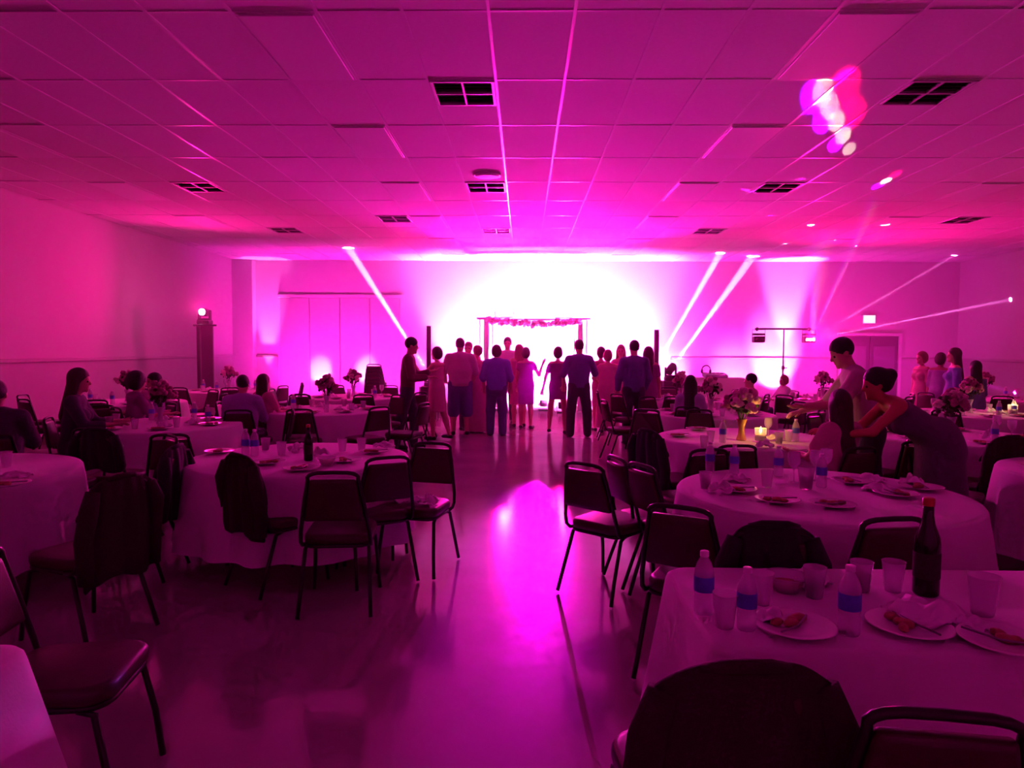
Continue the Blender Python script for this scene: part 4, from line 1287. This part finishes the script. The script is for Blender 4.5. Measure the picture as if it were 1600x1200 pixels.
cV2 = chair(3.55, 4.2, R(-50), 'dark banquet chair at the table cut off by the right edge')
coat(cA, 'dark coat hanging over the chair at the near left table', 'coat_brown', .46, .52, .3, 1)
coat(cG, 'black jacket over the chair at the candlelit table, aisle side', 'coat_dark', .44, .50, .2, 2)
coat(cI, 'rounded black coat over the chair before the second right table', 'coat_dark', .40, .45, .2, 3)
coat(cK, 'big dark coat over the chair at the lower right table', 'coat_brown', .50, .62, .2, 4)
coat(cV, 'dark coat over the chair behind the bending woman', 'coat_brown', .46, .5, .2, 5)
coat(cN5, 'dark coat over the chair between the two near left tables', 'coat_dark', .46, .5, .2, 6)
coat(cN3, 'dark coat added to darken the chair right of the cut-off left table', 'coat_brown', .46, .55, .2, 9)  # coat put in to deepen the dark zone at the left
coat(cN1, 'dark jacket over the left chair before the lilac man\'s table', 'coat_dark', .40, .36, .1, 8)
def sector(a):
    return ('right', 'far right', 'far', 'far left', 'left', 'near left', 'near', 'near right')[int(((a + 22.5) % 360) // 45)]
# ring chairs round the farther tables (angles in degrees, 0 = right side, 90 = far side)
RING = {'T2': (20, 150, 200), 'T6': (200, 235, 275, 310, 350, 60, 120), 'T4': (180, 215, 250, 290, 330, 20, 70, 120), 'T5': (200, 240, 280, 320, 0, 50), 'T7': (220, 260, 300, 340, 30), 'T3': (80, 40, 120),
        'R5': (225, 330, 20, 120), 'R4': (170, 210, 250, 295, 335, 30, 90), 'R6': (140, 90, 200), 'R7': (190, 230, 270, 310), 'R9': (180, 220, 260, 300, 350, 60), 'R10': (200, 240, 280, 320), 'R8': (150, 110)}
for key, angs in RING.items():
    tx, ty, wh = TABLES[key]
    for a in angs:
        a += random.uniform(-5, 5)
        rr = TR + .26 + random.uniform(0, .1)
        chair(tx + rr * math.cos(R(a)), ty + rr * math.sin(R(a)), R(a + 90) + random.uniform(-.15, .15), 'dark chair, %s side of the table ' % sector(a) + wh, 'chairs at the table ' + wh)
# a stack of chairs at the edge of the dance floor
st = atY(586, 572, 14.6)
for k in range(6):
    chair(st.x, 14.6 + .02 * k, R(4), ('lowest', 'second lowest', 'third lowest', 'third highest', 'second highest', 'topmost')[k] + ' dark chair in the tall stack left of the dancers', 'stacked chairs left of the dancers', z=.078 * k)
# things on the seat of the aisle-side chair
sD = cD.location
put('napkin', sD.x - .08, sD.y - .02, 'crumpled white paper on the seat of the aisle-side chair, left', z=.50, rz=.4)
put('napkin2', sD.x + .09, sD.y - .06, 'crumpled white paper on the seat of the aisle-side chair, right', z=.50, rz=1.4)

# ------------------------------------------------------------------ what stands on the tables
# lower right table
putpx('bottle', 1099, 960, 'water bottle with blue label at the far left corner of the lower right table', sc=.98)
putpx('bottle', 1166, 985, 'water bottle with blue label beside the plastic cups on the lower right table', sc=.92)
putpx('bottle', 1326, 992, 'tall water bottle with blue label in the middle of the lower right table', sc=1.0)
putpx('dark', 1446, 930, 'tall dark glass bottle with red cap on the lower right table', sc=1.25)
putpx('clearcup', 1132, 982, 'clear plastic cup at the left front of the lower right table')
putpx('clearcup', 1190, 945, 'clear plastic cup behind the second water bottle')
putpx('cup', 1272, 935, 'plastic cup with a dark drink at the back of the lower right table')
putpx('bowl', 1228, 925, 'clear plastic bowl at the back of the lower right table')
putpx('napkin2', 1262, 915, 'crumpled napkin behind the plastic bowl')
putpx('plate', 1240, 985, 'dinner plate with leftovers at the front of the lower right table', rz=.3)
putpx('napkin2', 1205, 975, 'crumpled napkin on the rim of the front dinner plate', sc=.7)
putpx('plate', 1420, 985, 'dinner plate under the large crumpled napkin', rz=1.3)
putpx('napkin', 1448, 968, 'large crumpled white napkin on the lower right table', rz=.2, sc=1.3)
putpx('napkin2', 1518, 985, 'small crumpled napkin near the right edge of the lower right table', sc=.6)
putpx('clearcup', 1535, 962, 'clear plastic cup near the right edge of the lower right table', sc=1.2)
putpx('cup', 1345, 925, 'plastic cup with a dark drink behind the tall water bottle')
putpx('plate', 1570, 1010, 'dinner plate cut off by the right edge of the picture')
putpx('clearcup', 1395, 925, 'clear plastic cup left of the dark glass bottle')
# second right table
g2 = 'tableware on the second right table'
putpx('bottle', 1109, 738, 'water bottle at the left back of the second right table')
putpx('bottle', 1147, 742, 'water bottle second from the left at the back of the second right table')
putpx('bottle', 1216, 745, 'water bottle at the middle of the second right table')
putpx('bottle', 1283, 762, 'water bottle among the glasses on the second right table')
putpx('cup', 1102, 765, 'dark drink in a cup at the left rim of the second right table')
putpx('cup', 1259, 765, 'tall dark drink in the middle of the second right table', sc=1.3)
putpx('wine', 1240, 755, 'wine glass left of the tall dark drink')
putpx('wine', 1274, 752, 'wine glass right of the tall dark drink')
putpx('wine', 1290, 748, 'wine glass beside the seated woman')
putpx('clearcup', 1198, 762, 'clear cup left of the middle water bottle')
for q, (px, py) in enumerate(((1150, 768), (1215, 785), (1300, 792), (1400, 775), (1330, 755), (1440, 765))):
    putpx('plate', px, py, ('dinner plate at the left of the second right table', 'dinner plate at the left front of the second right table', 'dinner plate at the front of the second right table', 'dinner plate at the right front of the second right table', 'dinner plate before the seated woman', 'dinner plate at the right rim of the second right table')[q], g2)
for q, (px, py) in enumerate(((1152, 752), (1128, 770), (1360, 752), (1425, 758), (1375, 768))):
    putpx(('napkin', 'napkin2')[q % 2], px, py, ('crumpled napkin at the back left of the second right table', 'crumpled napkin beside the dark drink at the left rim', 'crumpled napkin before the bending woman', 'crumpled napkin at the right back of the second right table', 'crumpled napkin between two plates at the right')[q], g2)
tv = R2
# candlelit table
lv = tpos(1158, 688)
o = put('litvase', lv.x, lv.y, 'flower vase with candle glow painted amber on the candlelit table')
cd = tpos(1187, 690)
o2 = put('candle', cd.x, cd.y - .02, 'lit candle in a glass beside the amber vase', sc=1.4)
point('flame_lamp', o2, (0, 0, .13), 1.8, (1, .42, .08), .02)
putpx('bottle', 1129, 692, 'water bottle left of the amber vase')
putpx('bottle', 1243, 690, 'water bottle right of the candle')
putpx('clearcup', 1110, 692, 'clear cup left of the amber vase')
putpx('clearcup', 1100, 700, 'clear cup at the left front of the candlelit table')
putpx('clearcup', 1232, 690, 'clear cup right of the candle')
putpx('wine', 1200, 685, 'wine glass just right of the candle')
putpx('napkin', 1210, 688, 'crumpled napkin lit by the candle')
putpx('napkin2', 1195, 700, 'small napkin in front of the candle')
putpx('plate', 1060, 682, 'dinner plate at the left rim of the candlelit table')
putpx('plate', 1090, 672, 'dinner plate at the back left of the candlelit table')
putpx('cup', 1217, 694, 'dark drink right of the lit napkin')
# near left table
for q, (kd, px, py, lab) in enumerate((('bottle', 384, 712, 'water bottle at the left of the near left table'), ('bottle', 398, 713, 'water bottle right of another on the near left table'), ('dark', 482, 720, 'dark bottle in the middle of the near left table'),
        ('plate', 345, 708, 'dinner plate at the left rim of the near left table'), ('plate', 420, 725, 'dinner plate at the left front of the near left table'), ('plate', 540, 722, 'dinner plate at the right front of the near left table'), ('plate', 585, 708, 'dinner plate at the right rim of the near left table'), ('plate', 470, 735, 'dinner plate at the front of the near left table'),
        ('napkin', 365, 728, 'crumpled napkin at the left front of the near left table'), ('napkin2', 500, 712, 'crumpled napkin right of the dark bottle'), ('napkin', 600, 700, 'crumpled napkin at the right back of the near left table'), ('napkin2', 465, 705, 'crumpled napkin behind the dark bottle'),
        ('clearcup', 535, 706, 'clear cup at the back of the near left table'), ('clearcup', 565, 705, 'clear cup at the right back of the near left table'), ('clearcup', 440, 712, 'clear cup left of the dark bottle'), ('cup', 415, 705, 'dark drink behind the two water bottles'), ('bowl', 510, 728, 'clear bowl at the front of the near left table'))):
    putpx(kd, px, py, lab)
# cut-off left table
for q, (kd, px, py, lab) in enumerate((('clearcup', 10, 730, 'clear cup at the left edge of the picture'), ('napkin', 25, 748, 'crumpled napkin on the cut-off left table'), ('plate', 12, 760, 'dinner plate on the cut-off left table'))):
    putpx(kd, px, py, lab)
# the rest of the hall: settings round each table
rs = random.Random(21)
for key, (tx, ty, wh) in TABLES.items():
    if key in ('T1', 'R2', 'R3', 'T3'): continue
    put('vase2' if key in ('R4', 'R6') else 'vase', tx, ty, 'flower vase in the middle of the table ' + wh, 'flower centrepieces', sc=.95)
    for k in range(7):
        a = k / 7 * 6.28 + rs.uniform(-.2, .2)
        put('plate', tx + .60 * math.cos(a), ty + .60 * math.sin(a), 'dinner plate, %s side of the table ' % sector(math.degrees(a)) + wh, 'plates on the table ' + wh)
        a2 = a + .32
        kd = rs.choice(['clearcup', 'cup', 'wine', 'bottle', 'clearcup'])
        nm = {'clearcup': 'clear cup', 'cup': 'dark drink', 'wine': 'wine glass', 'bottle': 'water bottle'}[kd]
        put(kd, tx + .50 * math.cos(a2), ty + .50 * math.sin(a2), nm + ', %s side of the table ' % sector(math.degrees(a2)) + wh, nm + ' set on the table ' + wh)
        if k % 2 == 0:
            put('napkin2', tx + .36 * math.cos(a + .1), ty + .36 * math.sin(a + .1), 'crumpled napkin, %s side of the table ' % sector(math.degrees(a)) + wh, 'napkins on the table ' + wh)
# far candle at the right edge
cr = tpos(1590, 628)
c3 = put('candle', 6.62, 9.35, 'lit candle at the right edge of the picture', sc=1.5)
point('flame_lamp', c3, (0, 0, .13), 2.5, (1, .6, .25), .02)
for k, nm in ((protos[k], k) for k in protos if k not in PUSED):
    for c in list(kids(k)) + [k]: bpy.data.objects.remove(c)

# ------------------------------------------------------------------ people
def X(px, Y): return atY(px, 560, Y).x
D = lambda yd: R(yd)
GD = 'guests on the dance floor'
# dancers; yaw 0 looks away from the camera, -90 looks to the right
person('man in dark shirt and trousers leading a partner, leftmost dancer', X(636, 11.0), 11.0, D(-80), 1.80, 'm', 1.0, lean=4, armL=((-.25, .35, -.9), (.1, .95, .25)), armR=((.15, .15, -.95), (-.1, .95, .05)), legL=((-.05, .28, -1), (-.02, -.05, -1)), legR=((.05, -.22, -1), (.02, -.22, -1)), head=(0, 5), top='f_maroon', bottom='f_black', sleeve=.9, hair=('short', 'hair_black'), group=GD)
person('woman in pale knee-length dress facing the leftmost man', X(683, 12.1), 12.1, D(60), 1.64, 'f', .95, armL=((-.3, .5, -.6), (-.1, .5, .8)), armR=((.25, .1, -.95), (.05, .6, -.6)), legL=((-.02, .1, -1), (0, -.05, -1)), legR=((.02, -.2, -1), (.05, -.3, -1)), dress='f_pink', hem=.50, sleeve=0, hair=('bob', 'hair_brown'), flare=.20, group=GD)
person('heavy man in pale shirt and dark shorts seen from behind', X(719, 12.8), 12.8, D(6), 1.80, 'm', 1.25, top='f_cream', bottom='f_navy', shorts=.18, sleeve=.48, hair=('short', 'hair_brown'), armL=((-.3, .1, -.95), (.1, .8, -.6)), armR=((.3, .1, -.95), (-.1, .8, -.6)), group=GD)
person('person half hidden behind the heavy man\'s shoulder', X(732, 13.7), 13.7, D(175), 1.74, 'm', 1.0, top='f_rose', hair=('short', 'hair_fair'), group=GD)
person('woman in long pale gown right of the heavy man', X(746, 13.2), 13.2, D(35), 1.67, 'f', 1.0, dress='f_pink', hem=.03, sleeve=0, hair=('bun', 'hair_fair'), flare=.24, armL=((-.3, .3, -.9), (0, .9, .1)), armR=((.3, .1, -.9), (.1, .8, -.3)), group=GD)
person('stocky person in blue shirt and dark trousers seen from behind', X(776, 12.7), 12.7, D(-5), 1.68, 'm', 1.15, top='f_blue', bottom='f_navy', sleeve=.6, hair=('bob', 'hair_brown'), armL=((-.25, .0, -.95), (.0, .5, -.8)), armR=((.25, 0, -.95), (0, .5, -.8)), group=GD)
person('tall man in white shirt in the back row of dancers', X(793, 15.2), 15.2, D(180), 1.86, 'm', .95, top='f_white', hair=('short', 'hair_brown'), group=GD)
person('woman in magenta dress left of the woman with raised arm', X(811, 14.2), 14.2, D(20), 1.70, 'f', 1.0, dress='f_rose', hem=.47, sleeve=.3, hair=('long', 'hair_fair'), flare=.19, group=GD)
person('woman in dark rose dress raising her right arm', X(822, 13.9), 13.9, D(-12), 1.64, 'f', .95, dress='f_plum', hem=.50, sleeve=.2, hair=('bob', 'hair_brown'), armR=((.42, .15, -.8), (.30, .1, .95)), armL=((-.2, 0, -1), (0, .3, -.9)), flare=.17, group=GD)
person('woman in short dark dress with legs apart, centre of the floor', X(872, 13.1), 13.1, D(-10), 1.66, 'f', .95, dress='f_plum', hem=.66, sleeve=.25, hair=('bob', 'hair_brown'), armL=((-.34, -.05, -.9), (-.22, .12, -.95)), armR=((.3, .2, -.9), (.2, .7, -.5)), legL=((-.18, .22, -1), (-.02, -.3, -1)), legR=((.14, .0, -1), (.02, -.06, -1)), flare=.17, group=GD)
person('broad man in dark shirt and trousers seen from behind', X(905, 12.6), 12.6, D(8), 1.78, 'm', 1.12, top='f_navy', bottom='f_black', sleeve=.5, hair=('short', 'hair_brown'), armL=((-.3, .1, -.9), (.1, .5, -.8)), armR=((.4, .2, -.85), (.2, .8, -.2)), legL=((-.12, .02, -1), (-.02, 0, -1)), legR=((.14, .03, -1), (.04, 0, -1)), group=GD)
person('woman pointing upwards behind the broad dark man', X(939, 13.6), 13.6, D(15), 1.66, 'f', 1.0, dress='f_rose', hem=.5, sleeve=.3, hair=('bob', 'hair_brown'), armL=((-.62, .1, .35), (-.45, .0, .9)), armR=((.2, 0, -1), (0, .3, -.9)), group=GD)
person('woman in pale blouse and long pale skirt with bent arms', X(950, 13.2), 13.2, D(-20), 1.60, 'f', 1.12, dress='f_pink', hem=.12, sleeve=.5, hair=('bob', 'hair_fair'), armL=((-.5, .1, -.85), (.45, .5, -.6)), armR=((.5, .1, -.85), (-.45, .5, -.6)), flare=.22, group=GD)
person('woman in rose dress between the pale woman and the dark-suited man', X(970, 14.0), 14.0, D(170), 1.70, 'f', 1.0, dress='f_rose', hem=.5, sleeve=.4, hair=('long', 'hair_fair'), group=GD)
person('man in dark suit seen from behind, near the right column speaker', X(991, 11.6), 11.6, D(5), 1.76, 'm', 1.05, top='f_navy', bottom='f_black', sleeve=1.0, hair=('short', 'hair_black'), armL=((-.25, .1, -.95), (.1, .6, -.7)), armR=((.25, .1, -.95), (-.1, .6, -.7)), group=GD)
person('woman with long hair and dark dress, rightmost dancer', X(1013, 12.1), 12.1, D(-8), 1.66, 'f', 1.0, dress='f_plum', hem=.45, sleeve=.3, hair=('long', 'hair_brown'), group=GD)

SIT = ((-.12, 1, -.05), (-.02, -.10, -1)); SITR = ((.12, 1, -.05), (.02, -.10, -1))
FW = dict(armL=((-.2, .45, -.85), (.15, .95, .05)), armR=((.2, .45, -.85), (-.15, .95, .05)))
def seated(label, px, py_top, Y, yaw, group='guests seated at the tables', withchair=True, **kw):
    x = X(px, Y)
    ztop = atY(px, py_top, Y).z
    H = kw.pop('H', None) or max(1.45, min(1.85, (ztop - .47) / (.93 / 1.75)))
    kk = dict(seat=.475, legL=SIT, legR=SITR, h=.0135); kk.update(FW); kk.update(kw)
    if withchair:
        chair(x + .09 * -math.sin(yaw), Y + .09 * math.cos(yaw), yaw, 'dark chair under the ' + label, 'occupied chairs')
    return person(label, x, Y, yaw, H, group=group, **kk)
seated('dark-dressed man cut off by the left edge of the picture', -8, 597, 5.75, D(25), sex='m', w=1.15, top='f_black', hair=('short', 'hair_black'), sleeve=1.0)
seated('woman with long hair seated in profile near the left wall', 108, 577, 7.0, D(-70), sex='f', top='f_black', hair=('long', 'hair_brown'), sleeve=.8, lean=6)
seated('seated woman with big curly dark hair', 207, 583, 8.3, D(-40), sex='f', top='f_plum', hair=('curly', 'hair_black'), sleeve=.4, lean=4)
seated('seated man just right of the curly-haired woman', 241, 584, 8.75, D(140), sex='m', top='f_lilac', hair=('short', 'hair_black'), sleeve=.6)
seated('seated man in lilac shirt seen from behind', 377, 588, 8.1, D(10), sex='m', w=1.12, top='f_lilac', hair=('short', 'hair_black'), sleeve=.5, lean=5)
seated('seated woman with long dark hair right of the lilac man', 411, 586, 9.0, D(-30), sex='f', top='f_rose', hair=('long', 'hair_brown'), sleeve=.3)
seated('seated woman in lilac with long dark hair, right of the aisle', 1079, 588, 8.95, D(-20), sex='f', top='f_lilac', hair=('long', 'hair_black'), sleeve=.5, lean=4)
seated('seated man with short hair behind the amber vase', 1175, 585, 10.3, D(60), sex='m', w=.9, top='f_rose', hair=('short', 'hair_black'), sleeve=.4)
seated('small fair-haired child seated near the crossbar stand', 1226, 598, 12.4, D(100), H=1.30, sex='f', top='f_white', hair=('bob', 'hair_fair'), sleeve=.4)
seated('seated woman with long brown hair embraced at the second right table', 1316, 612, 5.35, D(20), sex='f', top='f_pink', bottom='f_black', hair=('long', 'hair_brown'), sleeve=.3, h=.012, head=(-20, 5))
person('standing man in pale shirt leaning in behind the seated woman', X(1362, 6.0), 6.0, D(75), 1.76, 'm', 1.1, lean=17, armL=((-.2, .55, -.8), (.2, .95, -.1)), armR=((.2, .5, -.8), (-.1, .9, -.35)), head=(10, 8), top='f_cream', bottom='f_black', sleeve=.5, hair=('short', 'hair_black'), legL=((-.06, .1, -1), (0, -.1, -1)), legR=((.06, -.12, -1), (0, -.12, -1)), h=.012)
person('woman in patterned dark dress bending forward with arms held out', X(1478, 5.3), 5.3, D(80), 1.70, 'f', 1.12, lean=51, armL=((-.1, .75, -.75), (.15, .97, -.15)), armR=((.1, .7, -.75), (-.05, .98, -.1)), head=(0, -38), dress='f_grey', hem=.45, sleeve=0, hair=('bun', 'hair_black'), skin='skin_ruddy', flare=.2, h=.012)
person('pale-dressed guest standing at the back right, leftmost of four', X(1441, 12.6), 12.6, D(100), 1.60, 'f', 1.0, dress='f_pink', hem=.5, sleeve=.4, hair=('bob', 'hair_fair'))
person('guest in lilac shirt standing at the back right, second of four', X(1470, 12.2), 12.2, D(-60), 1.58, 'f', 1.1, dress='f_lilac', hem=.4, sleeve=.5, hair=('bob', 'hair_brown'), skin='skin_tan')
person('long-haired guest in blue dress standing at the back right, tallest of four', X(1492, 11.4), 11.4, D(70), 1.66, 'f', 1.1, dress='f_blue', hem=.4, sleeve=.5, hair=('long', 'hair_brown'))
person('guest with long black hair seen from behind at the back right, rightmost', X(1525, 10.9), 10.9, D(10), 1.46, 'f', 1.1, dress='f_navy', hem=.3, sleeve=.5, hair=('long', 'hair_black'))
